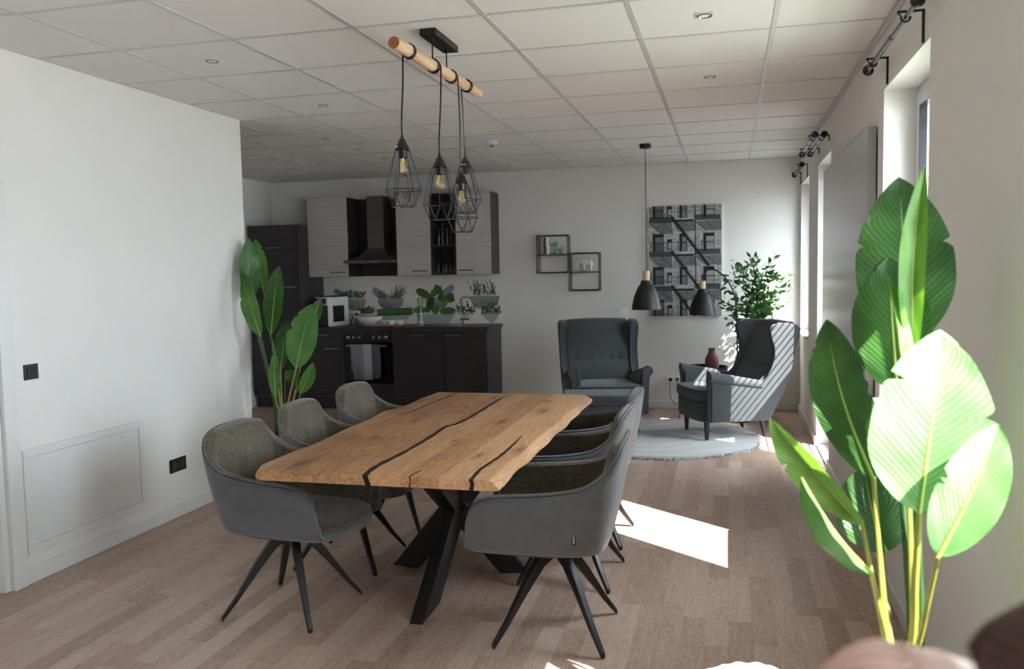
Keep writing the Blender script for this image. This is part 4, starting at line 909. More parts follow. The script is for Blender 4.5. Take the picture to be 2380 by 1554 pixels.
def cage(x, y, ztop, yw, rot):
    """cord wound on the log at yw, falling to a cage whose cone top is at ztop"""
    c = thing('x', '', 'x') if 0 else None
    P = []; r = .0305
    for k in range(52):
        a = math.pi*.5+2*math.pi*k/16; P.append((LX+r*math.cos(a), yw-.012+.0075*(k/16)+.004*math.sin(k), lz(yw)+r*math.sin(a)))
    sx = x-LX; P = [(LX+r*math.copysign(1, sx), yw+.012, lz(yw)+.006)]+[]
    b = MB()
    for q in range(4): b.tube([(LX+r*math.cos(2*math.pi*k/20), yw-.012+q*.0068, lz(yw)+r*math.sin(2*math.pi*k/20)) for k in range(20)], .0036, 6, loop=True)
    b.build('cord_winding', M_plast, t)
    top = Vector((x, y, ztop)); y1 = yw+.010
    cord = MB().tube(spline([(LX+math.copysign(.0315, sx), y1, lz(yw)+.005), (LX+math.copysign(.0325, sx), y1, lz(yw)-.03), (x+.002, y1+(y-y1)*.4, lz(yw)-(lz(yw)-ztop)*.4), (x-.001, y1+(y-y1)*.92, ztop+.08), (x, y, ztop)], 6), .0038, 6).build('cord', M_plast, t)
    cg = MB().lathe([(0, .008), (.006, .008), (.0065, -.004), (.012, -.008), (.031, -.046), (.033, -.054), (.031, -.056), (.028, -.05), (0, -.02)], top, 24).build('cage_cap', M_black, t, 40)
    MB().lathe([(0, -.03), (.0195, -.03), (.0195, -.088), (.017, -.09), (0, -.09)], top, 20).build('lamp_holder', M_plast, cg)
    MB().lathe([(.012, -.088), (.014, -.096), (.023, -.118), (.0265, -.135), (.024, -.155), (.014, -.170), (0, -.175)], top, 20).build('bulb', M_bulb, cg)
    f = MB()
    for k in range(4):
        a = k*math.pi/2+.5; f.tube([top+Vector((.003*math.cos(a), .003*math.sin(a), -.098)), top+Vector((.0085*math.cos(a), .0085*math.sin(a), -.112)), top+Vector((.0085*math.cos(a), .0085*math.sin(a), -.150))], .0011, 5)
    f.lathe([(0, -.09), (.004, -.09), (.003, -.112), (0, -.112)], top, 8); f.build('filament', M_gold, cg)
    w = MB(); n = 8
    A = [top+Vector((.031*math.cos(rot+2*math.pi*k/n), .031*math.sin(rot+2*math.pi*k/n), -.052)) for k in range(n)]
    B = [top+Vector((.082*math.cos(rot+2*math.pi*k/n), .082*math.sin(rot+2*math.pi*k/n), -.228)) for k in range(n)]
    D = [top+Vector((.050*math.cos(rot+2*math.pi*(k+.5)/n), .050*math.sin(rot+2*math.pi*(k+.5)/n), -.300)) for k in range(0, n, 2)]
    D = [top+Vector((.052*math.cos(rot+2*math.pi*(k+.0)/6), .052*math.sin(rot+2*math.pi*(k+.0)/6), -.300)) for k in range(6)]
    for k in range(n):
        w.tube([A[k], B[k]], .0019, 5); w.tube([B[k], B[(k+1) % n]], .0019, 5)
        j = min(range(6), key=lambda q: (D[q]-B[k]).length); w.tube([B[k], D[j]], .0018, 5)
    for k in range(6):
        w.tube([D[k], D[(k+1) % 6]], .0019, 5)
        j = sorted(range(n), key=lambda q: (B[q]-D[k]).length)[:2]
        for q in j: w.tube([D[k], B[q]], .0018, 5)
    w.build('wire_cage', M_black, cg)
    if rot < .3 or rot > 1: MB().box(x-.012 if rot > 1 else x-.022, x+.012 if rot > 1 else x-.010, y-.0295, y-.0265, ztop-.046, ztop-.040).build('paper_label', M_frame, cg, 0)
for (px, py, s, yw, rot) in ((934.5, 319, -1, 3.52, .1), (1021.5, 361, 1, 3.84, .4), (1072, 401, 1, 4.10, .75), (1081, 365, -1, 4.36, 1.1)):
    x = LX+s*.0325; v = at(px, py, 3.9); k = x/v.x; y = v.y*k; z = CAMZ+(v.z-CAMZ)*k
    cage(x, y, z, max(yw, min(yw, y)), rot)
# ---------------- lounge corner ----------------
R = []
t = thing('round_rug', 'round light grey shaggy rug under the two armchairs', 'rug', (-.64, 7.63, 0))
rr = random.Random(7); b = MB(); nr, na = 46, 150; G_ = []
for i in range(nr+1):
    row = []
    for j in range(na):
        a = 2*math.pi*j/na; r = .93*(i/nr)
        wob = 1+.006*math.sin(a*9)+.004*math.sin(a*23+1)
        z = .020+.004*rr.random()+.003*math.sin(r*30+a*4) if i < nr-1 else (.014 if i == nr-1 else .001)
        row.append((-.64+r*wob*math.cos(a)+rr.uniform(-.004, .004)*(i > 2), 7.63+r*wob*math.sin(a)+rr.uniform(-.004, .004)*(i > 2), z))
    G_.append(row+[row[0]])
b.grid(G_)
M_rug = fabric('silver_shag_pile', 'a3a29f', 1, .35, 150, .5, .18, 1)
b.build('pile', M_rug, t, 60)
tf = MB()
for k in range(2600):
    a = rr.uniform(0, 2*math.pi); r = .93*rr.uniform(.955, 1.005)
    x, y = -.64+r*math.cos(a), 7.63+r*math.sin(a); h = rr.uniform(.010, .018); w_ = rr.uniform(.004, .008); d = rr.uniform(0, 6.28); lx, ly = rr.uniform(-.012, .012), rr.uniform(-.012, .012)
    z0 = .006 if r < .92 else .002
    tf.add([(x-w_*math.cos(d), y-w_*math.sin(d), z0), (x+w_*math.cos(d), y+w_*math.sin(d), z0), (x+lx, y+ly, z0+h)], [(0, 1, 2)])
o = tf.build('tufts', M_rug, t, 0); o['kind'] = 'stuff'
def make_wing():
    t = thing('wing_armchair', '', 'armchair', group='slate grey wing armchairs in the lounge corner')
    for s in (-1, 1):
        # outer side with the wing, one padded panel
        O = [(.27, .165), (.275, .50), (.265, .575), (.10, .555), (-.08, .515), (-.19, .50), (-.245, .555), (-.285, .64), (-.31, .73), (-.305, .82), (-.275, .90), (-.265, .955), (-.29, .995), (-.35, 1.015), (-.43, 1.012), (-.50, .995), (-.535, .965), (-.53, .90), (-.495, .76), (-.45, .58), (-.385, .40), (-.265, .165)]
        rings = []
        for y, g in ((.300, .014), (.308, 0), (.345, -.002), (.364, .004), (.370, .016)):
            cx, cz = -.12, .55; rg_ = []
            for (x, z) in O:
                dx, dz = x-cx, z-cz; L = math.hypot(dx, dz); k = 1-g/L
                fl = .022*max(0, (z-.45)/.5)*(1 if y > .3 else 1); yy = y+fl*.6-(.012 if z < .3 else 0)
                rg_.append((cx+dx*k, s*yy, cz+dz*k))
            rings.append(rg_)
        MB().loft(rings).build('side_wing', M_arm, t, 50, .006)
        # rolled arm, higher in front
        A = []
        for k in range(11):
            u = k/10; x = .285-u*.47; zt = .615-.095*u; r = .048-.010*u
            A.append([(x, s*(.342+r*1.05*math.cos(a)+.006), zt-r+r*math.sin(a)) for a in [2*math.pi*j/16 for j in range(16)]])
        MB().loft(A).build('arm_roll', M_arm, t, 50)
        IN = [[(x, s*yy, z) for (yy, z) in ((.262, .30), (.300, .30), (.31, .58-.09*u), (.285, .565-.09*u), (.268, .50-.05*u))] for x, u in ((.275, 0), (.05, .5), (-.24, 1))]
        MB().loft(IN).build('arm_inside', M_arm, t, 40, .008)
        fp = MB(); pts = [(.288, s*.30, .175), (.288, s*.302, .40), (.289, s*.298, .54), (.29, s*.300, .575), (.291, s*.315, .602), (.291, s*.342, .613), (.291, s*.372, .605), (.290, s*.386, .578), (.289, s*.378, .548), (.288, s*.358, .50), (.286, s*.352, .40), (.284, s*.348, .175)]
        fp.tube(spline(pts, 4), .0055, 6); fp.build('piping', M_pipe, t)
        fp = MB(); fp.loft([[(.283, y, z) for _, y, z in pts], [(.291, y*.995, z-.002) for _, y, z in pts]]); fp.build('arm_front', M_arm, t, 40)
    # back, leaning, with a dimple row
    F = []; nz, ny = 26, 30
    fx = lambda z: -.205-.235*max(0, (z-.40)/.60)**.9+.018*math.sin(max(0, min(1, (z-.42)/.22))*math.pi)
    for i in range(nz+1):
        z = .40+.60*i/nz; row = []
        for j in range(ny+1):
            y = -.30+.60*j/ny; x = fx(z)+.012*math.cos(y/.30*1.5)
            for q in range(5):
                dd = math.hypot(y-(-.21+q*.105), (z-.64)); x -= .022*math.exp(-(dd/.022)**2)+.006*math.exp(-((z-.64)/.012)**2)*.3
            zz = z+(.012*math.cos(y/.30*1.5) if i == nz else 0)
            row.append((x, y, zz))
        F.append(row)
    F.append([(p[0]-.03, p[1], p[2]+.012) for p in F[-1]]); F.append([(p[0]-.035, p[1], p[2]) for p in F[-1]]); F.append([(-.505, p[1], .985) for p in F[-1]])
    F.append([(-.445, p[1], .60) for p in F[0]]); F.append([(-.262, p[1], .168) for p in F[0]])
    MB().grid(F).build('backrest', M_arm, t, 60)
    for q in range(5):
        z = .64; y = -.21+q*.105; MB().ell((fx(z)-.008, y, z), .006, .011, .011, 12, 8).build('button', M_pipe, t)
    # seat cushion and frame, both bowed in front
    def rslab(z0, z1, xb, xf, w, bow, name, r=.02, wf=None):
        wf = wf or w; RR = []
        for z, g in ((z0, r), (z0+r*.3, r*.3), (z0+r, 0), (z1-r, 0), (z1-r*.3, r*.3), (z1, r*1.2)):
            ring = []
            for k in range(13): u = -1+2*k/12; ring.append((xf+bow*(1-u*u)-g-(.012 if abs(u) == 1 else 0), u*(wf-g), z))
            ring += [(.27, wf-g, z), (.255, w-g, z), (xb+g, w-g, z), (xb+g, -(w-g), z), (.255, -(w-g), z), (.27, -(wf-g), z)]
            RR.append(ring)
        top = [(p[0]*.6+.02, p[1]*.6, z1+.014) for p in RR[-1]]; RR.append(top)
        return MB().loft(RR).build(name, M_arm, t, 50)
    rslab(.165, .335, -.26, .34, .262, .03, 'seat_frame', .012, .30); rslab(.336, .445, -.20, .355, .262, .035, 'seat_cushion', .028, .305)
    b = MB(); b.tube([(.355+.035*(1-u*u)-.005, u*.30, .439) for u in [-1+2*k/16 for k in range(17)]], .004, 6); b.build('piping', M_pipe, t)
    for x, y, dx in ((.27, .25, .0), (.27, -.25, .0), (-.24, .24, -.035), (-.24, -.24, -.035)):
        MB().loft([[(x+dx*(1-z/.17)+r*math.cos(a), y+r*math.sin(a), z) for a in [math.pi/4+math.pi/2*k for k in range(4)]] for z, r in ((.0, .018), (.175, .030))]).build('leg', M_blackleg, t, 0, .003)
    return t
A0 = make_wing(); A0.location = (-1.14, 7.90, .026); A0.rotation_euler = (0, 0, math.radians(-72)); A0['label'] = 'slate grey wing armchair facing us with a row of five buttons, behind the dining table'
B0 = dup(A0, (-.035, 7.80, .026), math.radians(-157), 'slate grey wing armchair seen from its side, striped by sunlight near the windows')
for c in kids(A0)+kids(B0): pass
# footstool
t = thing('footstool', 'slate grey upholstered footstool in front of the facing armchair', 'footstool', (0, 0, 0))
for z0, z1, g, nm2 in ((.165, .335, 0, 'frame'), (.336, .435, -.004, 'cushion')):
    MB().box(-.30+g, .30-g, -.20+g, .20-g, z0, z1).build(nm2, M_arm, t, 40, .022 if nm2 == 'cushion' else .008, 4)
b = MB(); b.tube([(-.29, -.197, .412), (.29, -.197, .412), (.297, -.19, .412), (.297, .19, .412), (.29, .197, .412), (-.29, .197, .412), (-.297, .19, .412), (-.297, -.19, .412)], .004, 6, loop=True); b.build('piping', M_pipe, t)
for x in (-.25, .25):
    for y in (-.15, .15): MB().loft([[(x+r*math.cos(a), y+r*math.sin(a), z) for a in [math.pi/4+math.pi/2*k for k in range(4)]] for z, r in ((0, .018), (.17, .028))]).build('leg', M_blackleg, t, 0, .003)
t.location = (-1.11, 7.235, .028); t.rotation_euler = (0, 0, math.radians(8))
# side table and vase
t = thing('side_table', 'small round black tray table on three wooden legs behind the armchair', 'side table', (-.24, 8.74, 0))
MB().lathe([(0, .480), (.228, .480), (.232, .486), (.232, .528), (.226, .528), (.226, .492), (0, .490)], (-.24, 8.74, 0), 48).build('tray', M_blackleg, t)
for a in (200, 320, 80):
    c, s = math.cos(math.radians(a)), math.sin(math.radians(a)); MB().tube([(-.24+.15*c, 8.74+.15*s, .482), (-.24+.265*c, 8.74+.265*s, 0)], [.014, .009], 12).build('leg', M_woodleg, t)
tag(MB().lathe([(0, 0), (.060, 0), (.067, .02), (.070, .06), (.070, .10), (.062, .135), (.045, .160), (.036, .18), (.034, .225), (.030, .225), (.031, .18), (.055, .135), (.062, .06), (.055, .012), (0, .012)], (-.165, 8.72, .4915), 40).build('vase', M_vase), 'dusty rose ceramic bottle vase on the black side table', 'vase')
# bell shades
def bell(t, x, y, z0, r, h, neck):
    P = [(r, 0), (r*1.0, .004), (r*.985, .010), (r*.95, h*.17), (r*.87, h*.36), (r*.76, h*.55), (r*.62, h*.72), (r*.47, h*.85), (r*.37, h*.90), (r*.355, h*.93), (r*.355, h*1.02), (.0, h*1.02)]
    s = MB().lathe(P+[(0, h*1.0), (r*.34, h*.99), (r*.45, h*.84), (r*.60, h*.70), (r*.74, h*.53), (r*.85, h*.34), (r*.93, h*.15), (r*.985, 0)], (x, y, z0), 48).build('lamp_shade', M_shade, t, 40)
    MB().lathe([(0, h*1.02), (r*.225, h*1.02), (r*.23, h*1.03), (r*.23, h*1.02+neck-.004), (r*.21, h*1.02+neck), (0, h*1.02+neck)], (x, y, z0), 24).build('wooden_neck', M_neckA, t)
    MB().ell((x, y, z0+.06), .03, .03, .04).build('bulb', M_cer, s)
t = thing('pendant_lamp', 'single black bell pendant lamp with wooden neck hanging from the ceiling', 'pendant lamp', (-.735, 7.811, H))
MB().lathe([(0, 0), (.052, 0), (.052, -.034), (.048, -.038), (0, -.038)], (-.735, 7.811, H), 32).build('ceiling_rose', M_black, t)
MB().tube([(-.735, 7.811, H-.036), (-.733, 7.811, 2.0), (-.735, 7.811, 1.50)], .0035, 6).build('cord', M_plast, t)
bell(t, -.735, 7.811, 1.156, .136, .262, .085)
t = thing('arc_floor_lamp', 'black arc floor lamp with bell shade hanging before the picture', 'floor lamp', (.075, 8.62, 0))
ly = 8.62; sx = at(1633, 700, ly).x; z0 = at(1633, 731, ly).z
bell(t, sx, ly, z0, .134, .255, .078); zt_ = z0+.26+.078
A_ = [at(px, py, ly) for px, py in ((1637, 634), (1646, 627), (1662, 627), (1680, 640), (1695, 658), (1706, 682), (1710, 705))]
MB().tube(spline([(sx, ly, zt_-.005), (sx, ly, zt_+.03)]+A_+[(.080, ly, .9), (.085, ly, .4), (.088, ly, .02)], 6), .0075, 8).build('arc_pole', M_black, t)
MB().tube([(sx+.012, ly, zt_-.02), (sx+.013, ly, zt_+.04)], .003, 6).build('cable', M_plast, t)
MB().lathe([(0, 0), (.13, 0), (.13, .018), (.12, .022), (0, .022)], (.09, ly, 0), 40).build('base', M_black, t)
# ---------------- curtain rods on the window wall ----------------
def rod(y0, y1, x, z, zf, lab, bys, zb, xs=None, group=None):
    """plain rod(s) on angle brackets; zb the foot of each bracket on the wall"""
    t = thing('curtain_rod', lab, 'curtain rod', (XR, (y0+y1)/2, z), group=group); xs = xs or [x]
    for xx in xs:
        r = MB().tube([(xx, y0, z), (xx, y1, z)], .0095, 12).build('rod', M_rod, t)
        MB().tube([(xx, y0+(y1-y0)*.45, z), (xx, y1, z)], .0125, 12).build('outer_tube', M_rod, r)
        for yy in (y0, y1): MB().ell((xx, yy, z), .026, .026, .026, 16, 12).build('finial', M_black, r)
    for yb_ in bys:
        b = MB(); zt = z+.022; x0 = min(xs)-.03
        b.bar((XR-.001, yb_, zt), (x0, yb_, zt), .013, .007); b.bar((XR-.0045, yb_, zt+.003), (XR-.0045, yb_, zb), .016, .008, up=(1, 0, 0))
        for xx in xs:
            b.tube([(xx+.0165*math.cos(a), yb_, z+.0165*math.sin(a)) for a in [math.radians(165+k*17) for k in range(13)]], .004, 6)
            b.bar((xx-.016, yb_, z+.004), (xx-.03, yb_, zt), .010, .004)
        b.build('bracket', M_black, t, 30)
    return t
xr1 = .655
rod(3.36, 4.47, xr1, 2.466, 0, 'grey curtain rod with black brackets over the near window, top right of the photo', (3.575, 4.325), 2.365)
rod(6.50, 7.60, 0, 2.466, 0, 'double grey curtain rod above the balcony door', (6.69, 7.42), 2.445, [.60, .665])
rod(8.30, 9.235, xr1, 2.462, 0, 'short grey curtain rod over the far window in the corner', (8.47, 9.19), 2.36)
rod(.95, 2.1, xr1, 2.462, 0, 'curtain rod over the window beside the camera', (1.25, 2.0), 2.365)
# large panel between window and door
t = thing('wall_panel', 'large pale grey glossy panel mounted on the window wall beyond the big plant', 'panel', (XR, 5.62, .78))
MB().box(XR-.048, XR-.006, 4.585, 6.62, .785, 2.215).build('board', mat('pale_grey_gloss', '9a9696', .22, var=.02, vs=3, scale=(1, 30, 1)), t, 0, .003)
MB().box(XR-.006, XR-.0003, 4.62, 6.58, .82, 2.18).build('mount', M_dark, t, 0)
# ---------------- plants ----------------
def blade(base, tip, W, nrm, fold=.18, curl=.06, mats=None, par=None, seed=0, belly=.42, tex=1.2, name='leaf', tears=3, side=0, asym=1):
    r = random.Random(seed); base, tip = Vector(base), Vector(tip); ax = tip-base; L = ax.length; a = ax.normalized(); nr = Vector(nrm); nr = (nr-a*nr.dot(a)).normalized(); sd = a.cross(nr).normalized()
    ns, nt = 44, 16; P = []; uv = []; tr = [(r.uniform(.45, .93), r.choice((-1, 1)), r.uniform(.12, .32)) for _ in range(tears)]
    for i in range(ns+1):
        s = i/ns; prof = (math.sin(math.pi*min(1, s/(2*belly)))**.55 if s < belly else math.cos(math.pi/2*((s-belly)/(1-belly))**tex)**.8)
        prof = max(prof, .015); row = []
        cen = base+ax*s+nr*(curl*L*math.sin(math.pi*s))+sd*(side*L*math.sin(math.pi*s))
        for j in range(nt+1):
            u = -1+2*j/nt; w_ = W/2*prof*(asym if u < 0 else 1)
            for ts, sg, dp in tr:
                if u*sg > 0 and abs(s-ts) < .022: w_ *= 1-dp*max(0, 1-abs(s-ts)/.022)*abs(u)
            wav = .012*L*abs(u)**2*math.sin(s*19+seed+u*2)*.6
            p = cen+sd*(u*w_)+nr*(fold*abs(u)**1.3*w_*1.6+wav-.25*fold*w_*u*u)+a*(-.0*abs(u))
            # side lobes sweep towards the tip
            p += a*(.10*w_*abs(u))
            row.append(p); uv.append((.5+u/2, s*L/.9))
        P.append(row)
    b = MB(); b.grid(P); k = len(b.v)
    b.tube([base+ax*s+nr*(curl*L*math.sin(math.pi*s)-.002)+sd*(side*L*math.sin(math.pi*s)) for s in [q/14 for q in range(15)]], [.0065-.0050*q/14 for q in range(15)], 6, 1)
    uv += [(.5, .5)]*(len(b.v)-k)
    return b.build(name, mats, par, 70, uv=uv)
def stalk(pts, r0, r1, m, par):
    P = spline(pts, 5); n = len(P); return MB().tube(P, [r0+(r1-r0)*i/(n-1) for i in range(n)], 8).build('stalk', m, par)
def pot(t, c, r, h, name='pot'):
    o = MB().lathe([(0, 0), (r*.78, 0), (r*.82, .01), (r, h), (r*.93, h), (r*.90, h-.05), (0, h-.05)], (c[0], c[1], .0), 40).build(name, M_pot, t, 40)
    MB().lathe([(0, h-.052), (r*.9, h-.052), (r*.88, h-.042), (0, h-.035)], (c[0], c[1], 0), 24).build('soil', M_soil, t); return o
# near plant at the right
c = (.43, 2.26); t = thing('banana_plant', 'large banana leaf plant in the right foreground, leaves lit by sun', 'plant', (c[0], c[1], 0))
pot(t, c, .17, .36); top = Vector((c[0], c[1], .32))
LV = [  # base px, tip px, y base, y tip, width m, normal, fold, curl, material, seed, side
    ((2112, 800), (2090, 412), 2.42, 2.52, .245, (-.1, -1, .1), .05, .01, M_leafD, 3, 0, .38, 4),
    ((2124, 835), (2150, 386), 2.34, 2.32, .062, (-.25, -1, 0), .55, .02, M_leafV, 11, -.03, .48, 1),
    ((2086, 912), (2066, 600), 2.40, 2.46, .200, (-.35, -1, .0), .16, .03, M_leafD, 5, 0, .42, 2),
    ((2104, 905), (2064, 640), 2.31, 2.34, .055, (.7, -.7, 0), .5, .02, M_leafL, 6, 0, .5, 1),
    ((2030, 1112), (1921, 742), 2.36, 2.52, .155, (-.35, -1, .2), .14, .05, M_leafD, 8, -.03, .45, 4),
    ((2136, 1192), (2186, 766), 2.14, 2.24, .275, (.0, -1, .25), .12, .04, M_leafL, 21, 0, .33, 5),
    ((2181, 1292), (2322, 985), 2.04, 2.10, .138, (-.25, -1, .30), .20, .04, M_leafL, 31, .02, .42, 3),
    ((2003, 1215), (1790, 972), 2.25, 2.20, .095, (-.75, -.5, .6), .5, -.05, M_leafY, 41, -.05, .45, 2),
    ((2026, 1336), (1862, 1110), 2.16, 2.10, .085, (-.8, -.4, .6), .5, .08, M_leafL, 51, .06, .45, 1),
    ((2050, 1286), (2006, 1085), 2.40, 2.46, .200, (.1, -1, .1), .05, -.02, M_leafD, 61, 0, .40, 3)]
for (bp, tp_, y0, y1, W, n_, fo, cu, m, sd_, si, be, te) in LV:
    B_, T_ = at(*bp, y0), at(*tp_, y1); blade(B_, T_, W, n_, fo, cu, [m, M_rib], t, sd_, be, tears=te, side=si)
ST = [((2112, 800), 2.42, .008, .016, M_stemG, (2128, 1500)), ((2122, 835), 2.34, .006, .013, M_stemG, (2140, 1500)), ((2086, 912), 2.40, .007, .010, M_stemG, (2116, 1490)), ((2030, 1112), 2.36, .006, .011, M_stemY, (2062, 1500)), ((2136, 1192), 2.14, .007, .013, M_stemY, (2118, 1500)), ((2181, 1292), 2.04, .006, .009, M_stemY, (2134, 1500)), ((2003, 1215), 2.25, .005, .008, M_stemY, (2058, 1500)), ((2026, 1336), 2.16, .006, .009, M_stemY, (2064, 1500)), ((2050, 1286), 2.40, .006, .010, M_stemY, (2070, 1490)), ((2104, 905), 2.31, .005, .010, M_stemY, (2124, 1500))]
for i, (bp, y, r0, r1, m, mp_) in enumerate(ST):
    B_ = at(*bp, y); M_ = at(*mp_, y+(2.26-y)*.75); a = i*.7; E_ = top+Vector((.03*math.cos(a), .03*math.sin(a), 0))
    stalk([B_, B_.lerp(M_, .5)+Vector((0, 0, 0)), M_, E_], r0, r1, m, t)
# far plant beside the partition
c = (-3.12, 5.42); t = thing('banana_plant', 'banana leaf plant in a grey pot at the end of the white partition', 'plant', (c[0], c[1], 0))
pot(t, c, .15, .30); top = Vector((c[0], c[1], .26))
LV = [((577, 700), (577, 552), 5.30, 5.38, .17, (.9, -.45, 0), .25, -.10, M_leafD, 3, .06, .45, 3),
      ((612, 672), (594, 556), 5.48, 5.52, .150, (0, -1, 0), .12, .02, M_leafM, 5, 0, .42, 2),
      ((606, 782), (571, 632), 5.28, 5.30, .155, (-.2, -1, .1), .14, .03, M_leafM, 7, -.02, .42, 1),
      ((630, 775), (648, 618), 5.40, 5.44, .150, (.1, -1, 0), .12, .03, M_leafD, 9, 0, .45, 2),
      ((688, 856), (724, 706), 5.28, 5.34, .225, (.1, -1, .1), .10, .03, M_leafM, 13, 0, .42, 4),
      ((722, 760), (747, 690), 5.52, 5.55, .09, (.3, -1, 0), .2, .02, M_leafD, 15, 0, .4, 1),
      ((652, 860), (668, 745), 5.56, 5.60, .155, (-.2, -1, 0), .15, .02, M_leafD, 17, 0, .45, 1),
      ((640, 922), (639, 818), 5.24, 5.26, .088, (.1, -1, .1), .12, .03, M_leafM, 19, 0, .45, 4),
      ((698, 914), (727, 842), 5.36, 5.34, .10, (.8, -.7, 0), .3, .03, M_leafM, 23, 0, .45, 1),
      ((662, 880), (688, 868), 5.55, 5.50, .10, (0, -1, 0), .1, .02, M_leafD, 25, 0, .45, 1),
      ((690, 905), (688, 852), 5.44, 5.44, .10, (-.3, -1, 0), .2, .02, M_leafD, 27, 0, .45, 0)]
for (bp, tp_, y0, y1, W, n_, fo, cu, m, sd_, si, be, te) in LV: blade(at(*bp, y0), at(*tp_, y1), W, n_, fo, cu, [m, M_rib], t, sd_, be, tears=te, side=si)
for i, (bp, y, r0, r1, m) in enumerate((((577, 700), 5.30, .006, .014, M_stemG), ((612, 672), 5.48, .006, .012, M_stemY), ((606, 782), 5.28, .006, .013, M_stemG), ((630, 775), 5.40, .006, .012, M_stemG), ((688, 856), 5.28, .006, .010, M_stemY), ((722, 760), 5.52, .005, .008, M_stemY), ((652, 860), 5.56, .005, .008, M_stemY), ((640, 922), 5.24, .005, .008, M_stemY), ((698, 914), 5.36, .004, .008, M_stemY), ((662, 880), 5.55, .004, .007, M_stemG), ((690, 905), 5.44, .004, .007, M_stemY))):
    B_ = at(*bp, y); a = i*.9; E_ = top+Vector((.045*math.cos(a)-(.04 if bp[0] < 635 else -.03), .04*math.sin(a), 0)); E_.x = max(E_.x, -3.25)
    mid = B_.lerp(E_, .5)+Vector((.0, 0, .0)); mid.x += (.012 if bp[0] < 635 else -.02); stalk([B_, mid, E_], r0, r1, m, t)
# small leaved tree in the corner
c = (.29, 8.88); t = thing('potted_fig_tree', 'slender small leaved fig tree behind the sunlit armchair', 'plant', (c[0], c[1], 0))
pot(t, (.30, 8.90), .15, .30); rf = random.Random(12); TW = []; LP = []
def twig(a, b_, r): TW.append((a, b_, r))
tr0 = Vector((.30, 8.90, .26)); tr = [tr0, at(1764, 880, 8.89), at(1766, 800, 8.88), at(1762, 740, 8.87), at(1760, 690, 8.86), at(1755, 640, 8.85), at(1750, 610, 8.85)]
def sprig(a, b_, n, r=.004, spread=.05):
    a, b_ = Vector(a), Vector(b_); TW.append((a, b_, r))
    for k in range(n):
        u = .35+.65*k/max(1, n-1); p = a.lerp(b_, u)+Vector((rf.uniform(-1, 1), rf.uniform(-1, 1), rf.uniform(-1, 1)))*spread*.5
        LP.append((p, (b_-a).normalized()))
for k in range(70):
    cy_ = rf.uniform(0, 1); px = 1757+rf.gauss(0, 32); py = 690+rf.gauss(0, 42)
    px = max(1690, min(1828, px)); py = max(600, min(775, py))
    e = at(px, py, 8.86+rf.uniform(-.22, .20)); s_ = at(1760+rf.uniform(-6, 6), min(760, py+rf.uniform(20, 60)), 8.86); sprig(s_, e, rf.randint(7, 11), .0022)
for (sx_, sy_, ex, ey, n) in ((1762, 740, 1688, 668, 12), (1762, 745, 1684, 700, 13), (1760, 735, 1690, 720, 9), (1765, 730, 1836, 665, 8), (1765, 750, 1822, 700, 9), (1768, 700, 1830, 640, 6), (1755, 660, 1712, 612, 12), (1757, 650, 1748, 594, 12), (1760, 660, 1795, 622, 14), (1764, 640, 1805, 645, 10),
        (1764, 870, 1840, 762, 12), (1766, 860, 1850, 775, 12), (1764, 880, 1812, 756, 9), (1762, 880, 1846, 800, 8), (1760, 900, 1852, 825, 5),
        (1760, 880, 1716, 775, 10), (1760, 880, 1724, 790, 9), (1758, 890, 1712, 812, 8), (1758, 890, 1722, 825, 9), (1756, 900, 1712, 840, 7), (1758, 900, 1734, 830, 8)):
    sprig(at(sx_, sy_, 8.87), at(ex, ey, 8.82+rf.uniform(-.05, .1)), n+3, .003, .06)
b = MB(); b.tube(spline(tr, 5), [.014-.010*i/30 for i in range(31)], 8); b.tube(spline([tr0+Vector((.02, .02, 0)), at(1776, 850, 8.90), at(1772, 760, 8.90), at(1780, 690, 8.9)], 5), .006, 6); b.tube(spline([tr0+Vector((-.02, .01, 0)), at(1756, 850, 8.85), at(1752, 760, 8.85), at(1742, 700, 8.84)], 5), .006, 6)
b.build('trunk', M_bark, t); b = MB()
for a, e, r in TW:
    m_ = a.lerp(e, .5)+Vector((0, 0, .012)); b.tube([a, m_, e], [r, r*.8, r*.4], 5)
b.build('twigs', M_bark, t); b = MB(); uv = []
for p, d in LP:
    ax = (d+Vector((rf.uniform(-1, 1), rf.uniform(-1, 1), rf.uniform(-1.2, .6)))*.9).normalized(); L = rf.uniform(.058, .084); W = L*rf.uniform(.40, .50)
    n_ = ax.orthogonal().normalized(); n_ = (Matrix.Rotation(rf.uniform(0, 6.28), 3, ax) @ n_); s_ = ax.cross(n_); k0 = len(b.v); V = []
    for q, (u, wf) in enumerate(((0, .05), (.25, .8), (.5, 1), (.75, .62), (1, .02))):
        cc = p+ax*(L*u)-n_*(L*.16*u*u)
        V += [cc-s_*(W/2*wf)+n_*(W*.14*wf), cc, cc+s_*(W/2*wf)+n_*(W*.14*wf)]; uv += [(0, u*.05), (.5, u*.05), (1, u*.05)]
    b.add(V, [(q*3+j, q*3+j+1, q*3+j+4, q*3+j+3) for q in range(4) for j in (0, 1)])
o = b.build('foliage', M_ficus, t, 60, uv=uv)
